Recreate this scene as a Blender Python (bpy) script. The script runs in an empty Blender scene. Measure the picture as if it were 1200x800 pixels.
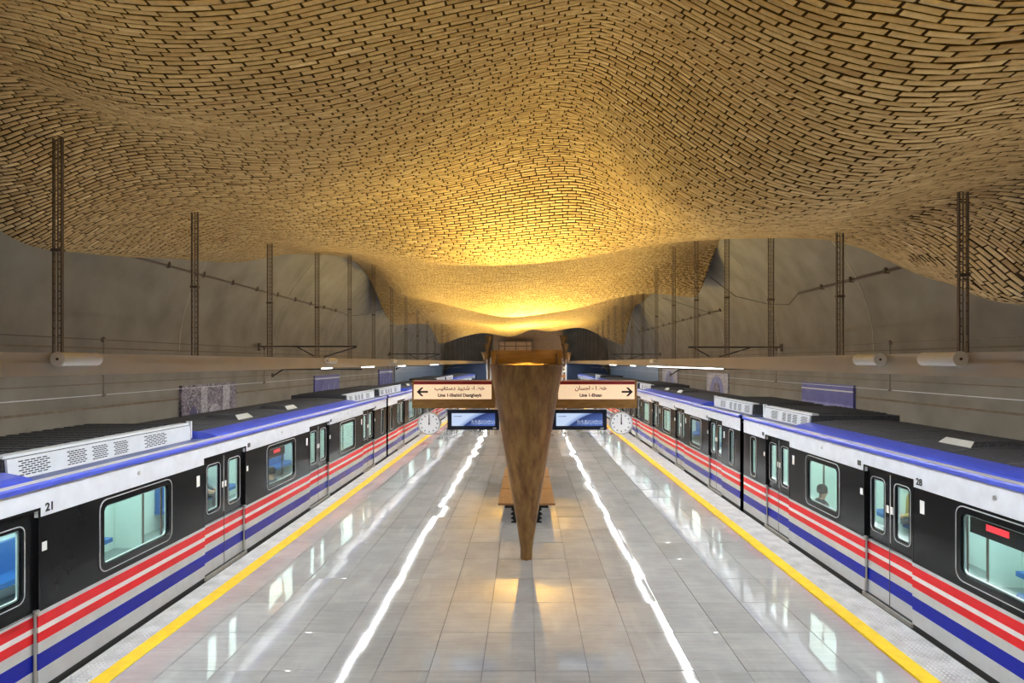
import bpy, bmesh, math, random
import numpy as np
from mathutils import Vector, Matrix

random.seed(7)
rng = np.random.default_rng(7)
SC = bpy.context.scene
COL = SC.collection

# ------------------------------------------------------------------ camera
F, VX, VY, H = 709.0, 617.0, 424.0, 3.7      # focal length and vanishing point in 1200x800 pixels, eye height
cam_data = bpy.data.cameras.new('camera')
cam = bpy.data.objects.new('camera', cam_data)
COL.objects.link(cam)
cam.location = (0, 0, H)
cam.rotation_euler = (math.pi / 2, 0, 0)
cam_data.sensor_width = 36.0
cam_data.lens = F / 1200 * 36.0
cam_data.shift_x = -(VX - 600) / 1200
cam_data.shift_y = (VY - 400) / 1200
cam_data.clip_start = 0.05
cam_data.clip_end = 300
SC.camera = cam

# ------------------------------------------------------------------ world, exposure, light levels
world = bpy.data.worlds.new('station_world')
SC.world = world
world.use_nodes = True
world.node_tree.nodes['Background'].inputs[0].default_value = (0.9, 0.95, 1.0, 1)
world.node_tree.nodes['Background'].inputs[1].default_value = 0.05
SC.view_settings.view_transform = 'Standard'
SC.view_settings.look = 'None'
SC.view_settings.gamma = 1.0
SC.view_settings.use_curve_mapping = False
SC.view_settings.exposure = 0.6
LED_DOWN = 60.0        # radiance of the downlight strips under the edge beams
FILL_UP = 11.0          # radiance of the uplight strips added on the edge beams as fill
TORCH_W = 190.0        # watts of the lamp in each copper torchere
GOLD_FILL_W = 480.0         # watts of each golden fill light added along the beams
TRACK_FILL = 11.0        # radiance of the fill strips added on the track side of the beams
TRAIN_LED = 2.6       # radiance of the saloon light strips

# ------------------------------------------------------------------ helpers
def tag(o, label=None, cat=None, group=None, kind=None):
    if label: o['label'] = label
    if cat: o['category'] = cat
    if group: o['group'] = group
    if kind: o['kind'] = kind
    return o

def empty(name, loc=(0, 0, 0), parent=None):
    o = bpy.data.objects.new(name, None)
    COL.objects.link(o)
    o.location = loc
    o.empty_display_size = 0.2
    if parent: o.parent = parent
    return o

def link(name, me, parent=None, loc=None):
    o = bpy.data.objects.new(name, me)
    COL.objects.link(o)
    if loc is not None: o.location = loc
    if parent: o.parent = parent
    return o

def copy_tree(o, parent=None):
    c = o.copy()
    COL.objects.link(c)
    c.parent = parent
    for ch in [x for x in o.children]:
        copy_tree(ch, c)
    return c

class MB:
    """collects boxes, bars and tubes; build() links them as one mesh object"""
    def __init__(s): s.v = []; s.f = []; s.mi = []; s.cur = 0
    def add(s, vs, fs):
        b = len(s.v); s.v += [tuple(p) for p in vs]
        s.f += [tuple(b + i for i in f) for f in fs]; s.mi += [s.cur] * len(fs); return s
    def box(s, x0, x1, y0, y1, z0, z1):
        x0, x1 = min(x0, x1), max(x0, x1); y0, y1 = min(y0, y1), max(y0, y1); z0, z1 = min(z0, z1), max(z0, z1)
        return s.add([(x0,y0,z0),(x1,y0,z0),(x1,y1,z0),(x0,y1,z0),(x0,y0,z1),(x1,y0,z1),(x1,y1,z1),(x0,y1,z1)],
                     [(0,3,2,1),(4,5,6,7),(0,1,5,4),(1,2,6,5),(2,3,7,6),(3,0,4,7)])
    def tube(s, p0, p1, r, n=8, r1=None):
        p0, p1 = Vector(p0), Vector(p1); d = (p1 - p0).normalized()
        a = d.cross(Vector((0,0,1)) if abs(d.z) < .9 else Vector((1,0,0))).normalized(); b = d.cross(a)
        r1 = r if r1 is None else r1; vs = []
        for p, q in ((p0, r), (p1, r1)):
            for i in range(n):
                t = 2*math.pi*i/n; vs.append(p + a*math.cos(t)*q + b*math.sin(t)*q)
        fs = [(i, (i+1) % n, n+(i+1) % n, n+i) for i in range(n)] + [tuple(range(n-1, -1, -1)), tuple(range(n, 2*n))]
        return s.add(vs, fs)
    def path(s, pts, r, n=6):
        for a, b in zip(pts[:-1], pts[1:]): s.tube(a, b, r, n)
        return s
    def lathe(s, prof, n=32, c=(0,0,0), closed=False):
        vs = []; m = len(prof)
        for (r, z) in prof:
            for i in range(n):
                t = 2*math.pi*i/n; vs.append((c[0]+r*math.cos(t), c[1]+r*math.sin(t), c[2]+z))
        fs = []
        for j in range(m if closed else m-1):
            k = (j+1) % m
            for i in range(n):
                fs.append((j*n+i, j*n+(i+1) % n, k*n+(i+1) % n, k*n+i))
        if not closed:
            if prof[0][0] > 1e-6: fs.append(tuple(range(n-1, -1, -1)))
            if prof[-1][0] > 1e-6: fs.append(tuple(range((m-1)*n, m*n)))
        return s.add(vs, fs)
    def prism(s, poly, fn, t0, t1):
        """poly: list of 2-D points; fn(u, v, t) -> 3-D"""
        n = len(poly)
        vs = [fn(u, v, t0) for u, v in poly] + [fn(u, v, t1) for u, v in poly]
        return s.add(vs, [tuple(range(n-1, -1, -1)), tuple(range(n, 2*n))] + [(i, (i+1) % n, n+(i+1) % n, n+i) for i in range(n)])
    def ring(s, outer, inner, fn, t0, t1):
        n = len(outer)
        vs = [fn(u, v, t0) for u, v in outer] + [fn(u, v, t0) for u, v in inner] + [fn(u, v, t1) for u, v in outer] + [fn(u, v, t1) for u, v in inner]
        fs = []
        for i in range(n):
            j = (i+1) % n
            fs += [(i, j, n+j, n+i), (2*n+i, 3*n+i, 3*n+j, 2*n+j), (i, 2*n+i, 2*n+j, j), (n+i, n+j, 3*n+j, 3*n+i)]
        return s.add(vs, fs)
    def mesh(s, name, mats, smooth=False, recalc=True):
        me = bpy.data.meshes.new(name)
        me.from_pydata(s.v, [], s.f)
        for m in (mats if isinstance(mats, (list, tuple)) else [mats]): me.materials.append(m)
        if max(s.mi, default=0) > 0: me.polygons.foreach_set('material_index', s.mi)
        if recalc:
            bm = bmesh.new(); bm.from_mesh(me); bmesh.ops.recalc_face_normals(bm, faces=bm.faces); bm.to_mesh(me); bm.free()
        if smooth: me.shade_smooth() if smooth is True else me.set_sharp_from_angle(angle=smooth)
        if smooth and smooth is not True:
            me.polygons.foreach_set('use_smooth', [True]*len(me.polygons)); me.set_sharp_from_angle(angle=smooth)
        me.update()
        return me
    def build(s, name, mats, parent=None, smooth=False, loc=None):
        return link(name, s.mesh(name, mats, smooth), parent, loc)

def rrect(u0, u1, v0, v1, r, n=4):
    pts = []
    for cx, cy, a0 in ((u1-r, v1-r, 0), (u0+r, v1-r, 90), (u0+r, v0+r, 180), (u1-r, v0+r, 270)):
        for k in range(n+1):
            a = math.radians(a0 + 90*k/n); pts.append((cx + r*math.cos(a), cy + r*math.sin(a)))
    return pts

# ------------------------------------------------------------------ materials
MATS = {}
def nt(name):
    m = bpy.data.materials.new(name); m.use_nodes = True
    MATS[name] = m
    return m, m.node_tree.nodes, m.node_tree.links, m.node_tree.nodes['Principled BSDF']

def mat(name, col, rough=.5, metal=0.0, var=.12, scale=6.0, bump=0.0, spec=.5, emit=None, estr=0.0, stretch=None, coat=0.0, ior=None):
    m, N, L, p = nt(name)
    p.inputs['Roughness'].default_value = rough
    p.inputs['Metallic'].default_value = metal
    p.inputs['Specular IOR Level'].default_value = spec
    p.inputs['Coat Weight'].default_value = coat
    if ior: p.inputs['IOR'].default_value = ior
    p.inputs['Base Color'].default_value = (*col, 1)
    if var > 0 or bump > 0:
        tc = N.new('ShaderNodeTexCoord'); src = tc.outputs['Object']
        if stretch:
            mp = N.new('ShaderNodeMapping'); mp.inputs['Scale'].default_value = stretch
            L.new(src, mp.inputs[0]); src = mp.outputs[0]
        nz = N.new('ShaderNodeTexNoise'); nz.inputs['Scale'].default_value = scale; nz.inputs['Detail'].default_value = 6
        L.new(src, nz.inputs['Vector'])
        mr = N.new('ShaderNodeMapRange'); mr.inputs[1].default_value = .3; mr.inputs[2].default_value = .7
        mr.inputs[3].default_value = 1-var; mr.inputs[4].default_value = 1+var
        L.new(nz.outputs['Fac'], mr.inputs[0])
        mx = N.new('ShaderNodeMix'); mx.data_type = 'RGBA'; mx.blend_type = 'MULTIPLY'; mx.inputs[0].default_value = 1
        mx.inputs[6].default_value = (*col, 1); L.new(mr.outputs[0], mx.inputs[7])
        L.new(mx.outputs[2], p.inputs['Base Color'])
        if bump > 0:
            b = N.new('ShaderNodeBump'); b.inputs['Strength'].default_value = bump; b.inputs['Distance'].default_value = .02
            L.new(nz.outputs['Fac'], b.inputs['Height']); L.new(b.outputs[0], p.inputs['Normal'])
    if emit:
        p.inputs['Emission Color'].default_value = (*emit, 1); p.inputs['Emission Strength'].default_value = estr
    return m

def s2l(r, g, b):
    f = lambda c: ((c/255+.055)/1.055)**2.4 if c > 10 else c/255/12.92
    return (f(r), f(g), f(b))

M = {}
M['mortar'] = mat('brick_mortar', (.045, .026, .012), .95, var=.25, scale=9, bump=.3, spec=.1)
M['vault'] = mat('vault_concrete', (.265, .245, .21), .9, var=.17, scale=1.1, bump=.3, spec=.2)
M['wallc'] = mat('wall_concrete', (.44, .40, .35), .85, var=.08, scale=1.1, bump=.1, spec=.2)
M['joint'] = mat('wall_joint', (.20, .155, .11), .9, var=.2)
M['beam'] = mat('beam_cladding', (.55, .50, .44), .6, var=.05, scale=2)
M['steel'] = mat('dark_steel', (.14, .105, .085), .55, .4, var=.2, scale=12)
M['galv'] = mat('brown_channel', (.10, .075, .06), .5, .5, var=.15, scale=14)
M['black'] = mat('black_paint', (.012, .012, .013), .45, var=.1)
M['yellow'] = mat('yellow_paint', (.86, .60, .02), .5, var=.10, scale=5)
M['grout'] = mat('tile_grout', (.33, .33, .33), .8, var=.15)
M['pad'] = mat('tactile_metal', (.55, .56, .56), .42, .25, var=.30, scale=3.5)
M['edge'] = mat('platform_edge', (.06, .06, .06), .8, var=.2)
M['ballast'] = mat('trackbed', (.07, .065, .06), .95, var=.4, scale=20, bump=.6)
M['copper'] = None
M['travertine'] = mat('travertine', (.50, .36, .24), .6, var=.15, scale=3, stretch=(1, 1, 3))
M['copperflat'] = mat('copper_panel', (.42, .22, .06), .38, .75, var=.18, scale=2.5, stretch=(.3, 1, 3))
M['navy'] = mat('navy_panel', (.018, .035, .085), .35, var=.1, scale=1.0)
M['blueglow'] = mat('blue_glow_wall', (.16, .22, .31), .35, var=.12, scale=.8)
M['dial'] = mat('clock_dial', (.82, .83, .85), .4, var=.02, emit=(.92, .95, 1), estr=.22)  # slight glow added so the dial looks white
M['white'] = mat('white_plastic', (.90, .90, .90), .4, var=.03)
M['whitemetal'] = mat('white_metal', (.62, .635, .65), .35, .1, var=.04)
M['woodseat'] = mat('bench_wood', (.25, .12, .05), .45, var=.18, scale=4, stretch=(6, .6, 1))
M['iron'] = mat('cast_iron', (.015, .014, .013), .5, .6, var=.2)
M['signbox'] = mat('sign_housing', (.33, .17, .045), .42, .45, var=.25, scale=5, stretch=(1, 1, 5))
M['red'] = mat('sign_red', (.36, .018, .02), .5, var=.05)
M['screenframe'] = mat('screen_frame', (.012, .018, .04), .3, var=.05)
M['ink'] = mat('black_ink', (.01, .01, .01), .6, var=0)
# trains
M['tblack'] = mat('train_black', (.006, .006, .007), .16, var=.15, scale=8, spec=.15)
M['tblue'] = mat('train_roof_blue', (.045, .075, .50), .33, var=.10, scale=5, coat=.3)
M['tledge'] = mat('train_roof_ledge', (.085, .105, .23), .5, var=.18, scale=5)
M['troof'] = mat('train_roof_dark', (.045, .045, .05), .75, var=.6, scale=38, bump=.4)
M['tgasket'] = mat('train_gasket', (.62, .63, .65), .3, .5, var=.03)
M['tsteel'] = mat('train_steel', (.45, .45, .45), .3, .8, var=.05)
M['tmint'] = mat('saloon_mint', (.68, .82, .76), .45, var=.04, scale=2)
M['tfloor'] = mat('saloon_floor', (.22, .28, .27), .5, var=.1)
M['tseat'] = mat('saloon_seat_blue', (.02, .13, .42), .4, var=.08)
M['tsticker'] = mat('white_sticker', (.78, .78, .76), .5, var=.03)
M['tsill'] = mat('door_sill', (.50, .48, .43), .35, .6, var=.12, scale=8)
M['tled_red'] = mat('red_display', (.1, .0, .0), .4, var=0, emit=(1, .03, .05), estr=1.1)
M['tlight'] = mat('saloon_light', (1, 1, 1), .5, var=0, emit=(.90, 1.0, .97), estr=TRAIN_LED)
M['led_down'] = mat('led_strip', (1, 1, 1), .5, var=0, emit=(.90, .96, 1.0), estr=LED_DOWN)
M['diffuser'] = mat('lit_diffuser', (1, 1, 1), .5, var=0, emit=(.95, .98, 1.0), estr=6)
M['track_fill'] = mat('track_fill', (1, 1, 1), .5, var=0, emit=(1.0, .96, .90), estr=TRACK_FILL)
M['fill_up'] = mat('beam_top_fill', (1, 1, 1), .5, var=0, emit=(1.0, .93, .82), estr=FILL_UP)
M['torch'] = mat('torch_lamp', (1, .9, .6), .5, var=0, emit=(1, .72, .28), estr=12)

def brick_material():
    m, N, L, p = nt('brick')
    at = N.new('ShaderNodeAttribute'); at.attribute_name = 'tint'
    cr = N.new('ShaderNodeValToRGB'); e = cr.color_ramp.elements
    e[0].position = 0; e[0].color = (.27, .165, .07, 1); e[1].position = 1; e[1].color = (.60, .455, .25, 1)
    for q, c in ((.2, (.37, .25, .115, 1)), (.55, (.45, .32, .155, 1)), (.85, (.52, .385, .20, 1))):
        k = e.new(q); k.color = c
    L.new(at.outputs['Fac'], cr.inputs[0])
    tc = N.new('ShaderNodeTexCoord'); nz = N.new('ShaderNodeTexNoise'); nz.inputs['Scale'].default_value = 22; nz.inputs['Detail'].default_value = 5
    L.new(tc.outputs['Object'], nz.inputs['Vector'])
    mr = N.new('ShaderNodeMapRange'); mr.inputs[1].default_value = .3; mr.inputs[2].default_value = .7; mr.inputs[3].default_value = .82; mr.inputs[4].default_value = 1.14
    L.new(nz.outputs['Fac'], mr.inputs[0])
    mx = N.new('ShaderNodeMix'); mx.data_type = 'RGBA'; mx.blend_type = 'MULTIPLY'; mx.inputs[0].default_value = 1
    L.new(cr.outputs[0], mx.inputs[6]); L.new(mr.outputs[0], mx.inputs[7]); L.new(mx.outputs[2], p.inputs['Base Color'])
    p.inputs['Roughness'].default_value = .8; p.inputs['Specular IOR Level'].default_value = .25
    return m
M['brick'] = brick_material()

def tile_material():
    m, N, L, p = nt('platform_tile')
    tc = N.new('ShaderNodeTexCoord'); g = N.new('ShaderNodeNewGeometry'); oi = N.new('ShaderNodeAttribute'); oi.attribute_name = 'tint'
    n1 = N.new('ShaderNodeTexNoise'); n1.inputs['Scale'].default_value = 1.6; n1.inputs['Detail'].default_value = 8; n1.inputs['Roughness'].default_value = .65
    L.new(g.outputs['Position'], n1.inputs['Vector'])
    mp = N.new('ShaderNodeMapping'); mp.inputs['Scale'].default_value = (1.2, 14, 1); L.new(g.outputs['Position'], mp.inputs[0])
    n2 = N.new('ShaderNodeTexNoise'); n2.inputs['Scale'].default_value = 1.3; n2.inputs['Detail'].default_value = 5; L.new(mp.outputs[0], n2.inputs['Vector'])
    # pale worn scuffs
    mp2 = N.new('ShaderNodeMapping'); mp2.inputs['Rotation'].default_value = (0, 0, .7); mp2.inputs['Scale'].default_value = (3.0, .5, 1); L.new(g.outputs['Position'], mp2.inputs[0])
    n3 = N.new('ShaderNodeTexNoise'); n3.inputs['Scale'].default_value = .9; n3.inputs['Detail'].default_value = 3; L.new(mp2.outputs[0], n3.inputs['Vector'])
    r3 = N.new('ShaderNodeMapRange'); r3.inputs[1].default_value = .60; r3.inputs[2].default_value = .72; L.new(n3.outputs['Fac'], r3.inputs[0])
    cr = N.new('ShaderNodeValToRGB'); e = cr.color_ramp.elements
    e[0].position = .3; e[0].color = (.35, .357, .365, 1); e[1].position = .75; e[1].color = (.47, .475, .475, 1)
    L.new(n1.outputs['Fac'], cr.inputs[0])
    a = N.new('ShaderNodeMapRange'); a.inputs[1].default_value = .3; a.inputs[2].default_value = .7; a.inputs[3].default_value = .93; a.inputs[4].default_value = 1.06; L.new(n2.outputs['Fac'], a.inputs[0])
    b = N.new('ShaderNodeMapRange'); b.inputs[3].default_value = .90; b.inputs[4].default_value = 1.08; L.new(oi.outputs['Fac'], b.inputs[0])
    mu = N.new('ShaderNodeMath'); mu.operation = 'MULTIPLY'; L.new(a.outputs[0], mu.inputs[0]); L.new(b.outputs[0], mu.inputs[1])
    mx = N.new('ShaderNodeMix'); mx.data_type = 'RGBA'; mx.blend_type = 'MULTIPLY'; mx.inputs[0].default_value = 1
    L.new(cr.outputs[0], mx.inputs[6]); L.new(mu.outputs[0], mx.inputs[7])
    mw = N.new('ShaderNodeMix'); mw.data_type = 'RGBA'; mw.inputs[7].default_value = (.58, .58, .57, 1)
    sc = N.new('ShaderNodeMath'); sc.operation = 'MULTIPLY'; sc.inputs[1].default_value = .35; L.new(r3.outputs[0], sc.inputs[0])
    L.new(sc.outputs[0], mw.inputs[0]); L.new(mx.outputs[2], mw.inputs[6]); L.new(mw.outputs[2], p.inputs['Base Color'])
    rr = N.new('ShaderNodeMapRange'); rr.inputs[1].default_value = .3; rr.inputs[2].default_value = .7; rr.inputs[3].default_value = .02; rr.inputs[4].default_value = .06
    L.new(n2.outputs['Fac'], rr.inputs[0]); L.new(rr.outputs[0], p.inputs['Roughness'])
    p.inputs['IOR'].default_value = 1.8
    return m
M['tile'] = tile_material()

def copper_material():
    m, N, L, p = nt('copper_patina')
    tc = N.new('ShaderNodeTexCoord'); mp = N.new('ShaderNodeMapping'); mp.inputs['Scale'].default_value = (3, 3, .8); L.new(tc.outputs['Object'], mp.inputs[0])
    n1 = N.new('ShaderNodeTexNoise'); n1.inputs['Scale'].default_value = 2.2; n1.inputs['Detail'].default_value = 9; n1.inputs['Roughness'].default_value = .7; L.new(mp.outputs[0], n1.inputs['Vector'])
    cr = N.new('ShaderNodeValToRGB'); e = cr.color_ramp.elements
    e[0].position = .32; e[0].color = (.15, .072, .03, 1); e[1].position = .72; e[1].color = (.42, .25, .085, 1)
    k = e.new(.5); k.color = (.27, .145, .053, 1)
    L.new(n1.outputs['Fac'], cr.inputs[0]); L.new(cr.outputs[0], p.inputs['Base Color'])
    p.inputs['Metallic'].default_value = .65; p.inputs['Roughness'].default_value = .42
    b = N.new('ShaderNodeBump'); b.inputs['Strength'].default_value = .12; b.inputs['Distance'].default_value = .02; L.new(n1.outputs['Fac'], b.inputs['Height']); L.new(b.outputs[0], p.inputs['Normal'])
    return m
M['copper'] = copper_material()

def train_side_material():
    """painted livery: horizontal bands by height above the platform"""
    m, N, L, p = nt('train_livery')
    g = N.new('ShaderNodeNewGeometry'); sp = N.new('ShaderNodeSeparateXYZ'); L.new(g.outputs['Position'], sp.inputs[0])
    mr = N.new('ShaderNodeMapRange'); mr.inputs[1].default_value = -1.0; mr.inputs[2].default_value = 3.0; L.new(sp.outputs['Z'], mr.inputs[0])
    cr = N.new('ShaderNodeValToRGB'); cr.color_ramp.interpolation = 'CONSTANT'; e = cr.color_ramp.elements
    sil = (.53, .545, .56, 1); wht = (.60, .615, .66, 1); red = (.72, .028, .035, 1); blu = (.012, .022, .36, 1); blk = (.008, .008, .009, 1)
    bands = [(-1, (.05, .05, .05, 1)), (.02, sil), (.225, blu), (.42, sil), (.54, red), (.655, (.76, .72, .73, 1)), (.705, red), (.835, sil), (.885, blk), (1.945, wht)]
    f = lambda z: (z+1)/4
    e[0].position = 0; e[0].color = bands[0][1]; e[1].position = f(.02); e[1].color = sil
    for z, c in bands[2:]:
        k = e.new(f(z)); k.color = c
    L.new(mr.outputs[0], cr.inputs[0])
    nz = N.new('ShaderNodeTexNoise'); nz.inputs['Scale'].default_value = 5; nz.inputs['Detail'].default_value = 6; L.new(g.outputs['Position'], nz.inputs['Vector'])
    a = N.new('ShaderNodeMapRange'); a.inputs[1].default_value = .3; a.inputs[2].default_value = .7; a.inputs[3].default_value = .93; a.inputs[4].default_value = 1.05; L.new(nz.outputs['Fac'], a.inputs[0])
    mx = N.new('ShaderNodeMix'); mx.data_type = 'RGBA'; mx.blend_type = 'MULTIPLY'; mx.inputs[0].default_value = 1
    L.new(cr.outputs[0], mx.inputs[6]); L.new(a.outputs[0], mx.inputs[7]); L.new(mx.outputs[2], p.inputs['Base Color'])
    p.inputs['Roughness'].default_value = .17; p.inputs['Specular IOR Level'].default_value = .12
    return m
M['livery'] = train_side_material()

def glass_material(name, tint, base=.06):
    m = bpy.data.materials.new(name); m.use_nodes = True; N, L = m.node_tree.nodes, m.node_tree.links
    N.remove(N['Principled BSDF']); out = N['Material Output']
    t = N.new('ShaderNodeBsdfTransparent'); t.inputs[0].default_value = (*tint, 1)
    g = N.new('ShaderNodeBsdfGlossy'); g.inputs['Roughness'].default_value = .03
    lw = N.new('ShaderNodeLayerWeight'); lw.inputs[0].default_value = .5
    fr = N.new('ShaderNodeMapRange'); fr.inputs[1].default_value = .35; fr.inputs[3].default_value = .03; fr.inputs[4].default_value = .45; L.new(lw.outputs['Facing'], fr.inputs[0])
    mx = N.new('ShaderNodeMixShader'); L.new(fr.outputs[0], mx.inputs[0]); L.new(t.outputs[0], mx.inputs[1]); L.new(g.outputs[0], mx.inputs[2]); L.new(mx.outputs[0], out.inputs[0])
    return m
M['glass'] = glass_material('train_glass', (.86, .95, .93))

def screen_material():
    m, N, L, p = nt('display_picture')
    tc = N.new('ShaderNodeTexCoord'); sp = N.new('ShaderNodeSeparateXYZ'); L.new(tc.outputs['Generated'], sp.inputs[0])
    # swoosh: y < curve(x)
    mm = lambda op, a, b: _math(N, L, op, a, b)
    x = sp.outputs['X']; y = sp.outputs['Z']
    c = mm('SUBTRACT', mm('MULTIPLY', mm('SUBTRACT', x, .25), 2.9), mm('MULTIPLY', mm('MULTIPLY', mm('SUBTRACT', x, .25), mm('SUBTRACT', x, .25)), 1.7))
    d = mm('SUBTRACT', c, y)
    r = N.new('ShaderNodeMapRange'); r.inputs[1].default_value = -.35; r.inputs[2].default_value = .9; L.new(d, r.inputs[0])
    cr = N.new('ShaderNodeValToRGB'); e = cr.color_ramp.elements
    e[0].color = (.62, .76, 1.0, 1); e[1].color = (.09, .17, .50, 1); k = e.new(.36); k.color = (.022, .045, .18, 1); k = e.new(.27); k.color = (.30, .42, .75, 1)
    L.new(r.outputs[0], cr.inputs[0])
    nz = N.new('ShaderNodeTexNoise'); nz.inputs['Scale'].default_value = 26; nz.inputs['Detail'].default_value = 2
    L.new(tc.outputs['Generated'], nz.inputs['Vector'])
    sk = N.new('ShaderNodeMapRange'); sk.inputs[1].default_value = .52; sk.inputs[2].default_value = .58; L.new(nz.outputs['Fac'], sk.inputs[0])
    band = mm('MULTIPLY', mm('LESS_THAN', mm('ABSOLUTE', mm('SUBTRACT', y, .30), 0), .17), mm('GREATER_THAN', x, .45))
    fac = mm('MULTIPLY', mm('MULTIPLY', sk.outputs[0], band), .8)
    mx = N.new('ShaderNodeMix'); mx.data_type = 'RGBA'; mx.inputs[7].default_value = (.75, .85, 1, 1); L.new(fac, mx.inputs[0]); L.new(cr.outputs[0], mx.inputs[6])
    L.new(mx.outputs[2], p.inputs['Emission Color']); p.inputs['Emission Strength'].default_value = .6
    p.inputs['Base Color'].default_value = (.02, .02, .02, 1); p.inputs['Roughness'].default_value = .2
    return m
def _math(N, L, op, a, b):
    n = N.new('ShaderNodeMath'); n.operation = op
    for i, v in enumerate((a, b)):
        if isinstance(v, (int, float)): n.inputs[i].default_value = v
        else: L.new(v, n.inputs[i])
    return n.outputs[0]
M['screen'] = screen_material()
M['signface'] = mat('sign_face', (.72, .60, .46), .5, var=.03, emit=(1, .70, .44), estr=.46)

def mural_material(name, cols, scale, dark):
    m, N, L, p = nt(name)
    tc = N.new('ShaderNodeTexCoord')
    v = N.new('ShaderNodeTexVoronoi'); v.inputs['Scale'].default_value = scale; L.new(tc.outputs['Object'], v.inputs['Vector'])
    nz = N.new('ShaderNodeTexNoise'); nz.inputs['Scale'].default_value = 1.6; nz.inputs['Detail'].default_value = 3; L.new(tc.outputs['Object'], nz.inputs['Vector'])
    ad = _math(N, L, 'ADD', _math(N, L, 'MULTIPLY', v.outputs['Color'], dark), _math(N, L, 'MULTIPLY', nz.outputs['Fac'], 1-dark))
    cr = N.new('ShaderNodeValToRGB'); e = cr.color_ramp.elements
    e[0].position = .3; e[0].color = (*cols[0], 1); e[1].position = .72; e[1].color = (*cols[-1], 1)
    for i, c in enumerate(cols[1:-1]):
        k = e.new(.3 + .42*(i+1)/(len(cols)-1)); k.color = (*c, 1)
    L.new(ad, cr.inputs[0]); L.new(cr.outputs[0], p.inputs['Base Color']); p.inputs['Roughness'].default_value = .5
    return m
M['mosaic'] = mural_material('mural_mosaic', [(.05, .04, .06), (.16, .13, .18), (.24, .21, .26), (.36, .33, .36)], 22, .55)
M['mosaicpale'] = mural_material('mural_pale_mosaic', [(.24, .22, .28), (.42, .40, .45), (.58, .56, .60)], 22, .5)
M['bluemural'] = mural_material('mural_blue', [(.075, .075, .26), (.10, .10, .33), (.13, .125, .36)], 8, .2)
M['bluepale'] = mural_material('mural_pale_blue', [(.16, .16, .40), (.22, .22, .46), (.30, .30, .52)], 6, .3)
M['bluedark'] = mat('mural_mountain', (.055, .05, .15), .5, var=.2)

# ================================================================== the hung brick shell
# each entry: nominal distance of one brick course, and the run of that course (pixel pairs turned at once into metres)
GX = [0, 200, 300, 450, 640, 750, 1000, 1130, 1200]
GV = [1.04, .98, 1.0, 1.02, 1.14, 1.14, .95, .92, .88]
ROWS = [
 (4.15, 1, [(0,-20),(62,-5),(112,5),(175,14),(240,14),(300,8),(400,-15),(512,-45),(590,-65),(650,-75),(705,-78),(760,-62),(800,-40),(875,0),(960,37),(1010,47),(1060,56),(1110,61),(1160,59),(1200,54)]),
 (4.80, 1, [(0,25),(62,42),(112,55),(175,65),(240,65),(300,60),(400,42),(512,19),(590,2),(650,-12),(705,-17),(760,2),(800,26),(875,64),(960,105),(1010,120),(1045,124),(1085,125),(1135,122),(1200,110)]),
 (5.50, 1, [(0,71),(37,83),(75,99),(112,109),(187,119),(300,112),(400,97),(475,75),(550,55),(600,42),(650,30),(705,22),(750,38),(800,64),(837,90),(912,135),(960,158),(1010,172),(1047,175),(1085,174),(1160,160),(1200,150)]),
 (6.90, 1, [(0,190),(75,160),(130,148),(187,150),(300,163),(400,163),(512,131),(600,105),(640,95),(675,97),(700,107),(725,125),(775,162),(825,197),(875,225),(931,240),(980,242),(1025,236),(1081,221),(1137,212),(1200,203)]),
 (8.30, .5, [(2,282),(75,247),(150,218),(225,210),(300,212),(400,203),(512,178),(600,150),(640,143),(665,144),(700,157),(737,187),(775,222),(800,238),(850,257),(900,263),(965,262),(1030,258),(1095,268),(1144,300),(1200,350)]),
 (10.0, 0, [(106,298),(150,272),(222,250),(300,250),(400,240),(512,224),(600,206),(640,200),(690,202),(730,222),(775,252),(820,268),(870,274),(930,275),(985,277),(1030,288),(1070,310),(1113,333)]),
 (12.5, 0, [(209,303),(265,290),(300,283),(375,287),(432,294),(480,303),(550,309),(610,307),(680,300),(730,292),(780,284),(830,279),(870,277),(930,276),(985,280),(1014,292)]),
 (15.0, 0, [(277,307),(320,296),(371,294),(420,294),(480,294),(550,291),(616,288),(700,282),(780,274),(850,270),(900,273),(948,277)]),
 (17.5, 0, [(325,298),(371,294),(420,297),(480,299),(550,301),(616,300),(700,294),(780,282),(850,274),(908,277)]),
 (19.5, 0, [(355,297),(400,298),(440,306),(480,312),(550,316),(616,315),(680,308),(740,298),(800,285),(850,276),(871,276)]),
 (22.0, 0, [(385,298),(420,304),(445,316),(480,332),(550,341),(616,341),(680,332),(740,318),(800,303),(842,285)]),
 (24.5, 0, [(409,302),(432,316),(460,338),(500,350),(538,359),(597,370),(643,365),(690,356),(713,349),(770,340),(818,342)]),
 (28.5, 0, [(438,335),(470,348),(510,352),(560,356),(616,355),(670,351),(720,343),(790,337)]),
 (31.0, 0, [(452,372),(480,370),(520,366),(570,365),(616,363),(670,360),(720,353),(777,337)]),
 (36.0, 0, [(483,379),(510,379),(550,377),(590,380),(616,378),(650,375),(690,373),(720,367),(755,351)]),
 (40.0, 0, [(502,381),(530,381),(560,381),(590,387),(610,385),(640,383),(690,380),(720,376),(741,366)]),
 (43.0, 0, [(516,403),(540,395),(563,390),(605,393),(622,386),(640,388),(690,386),(700,391),(733,405)]),
]
XG = np.arange(-8.6, 8.61, .1)

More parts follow.
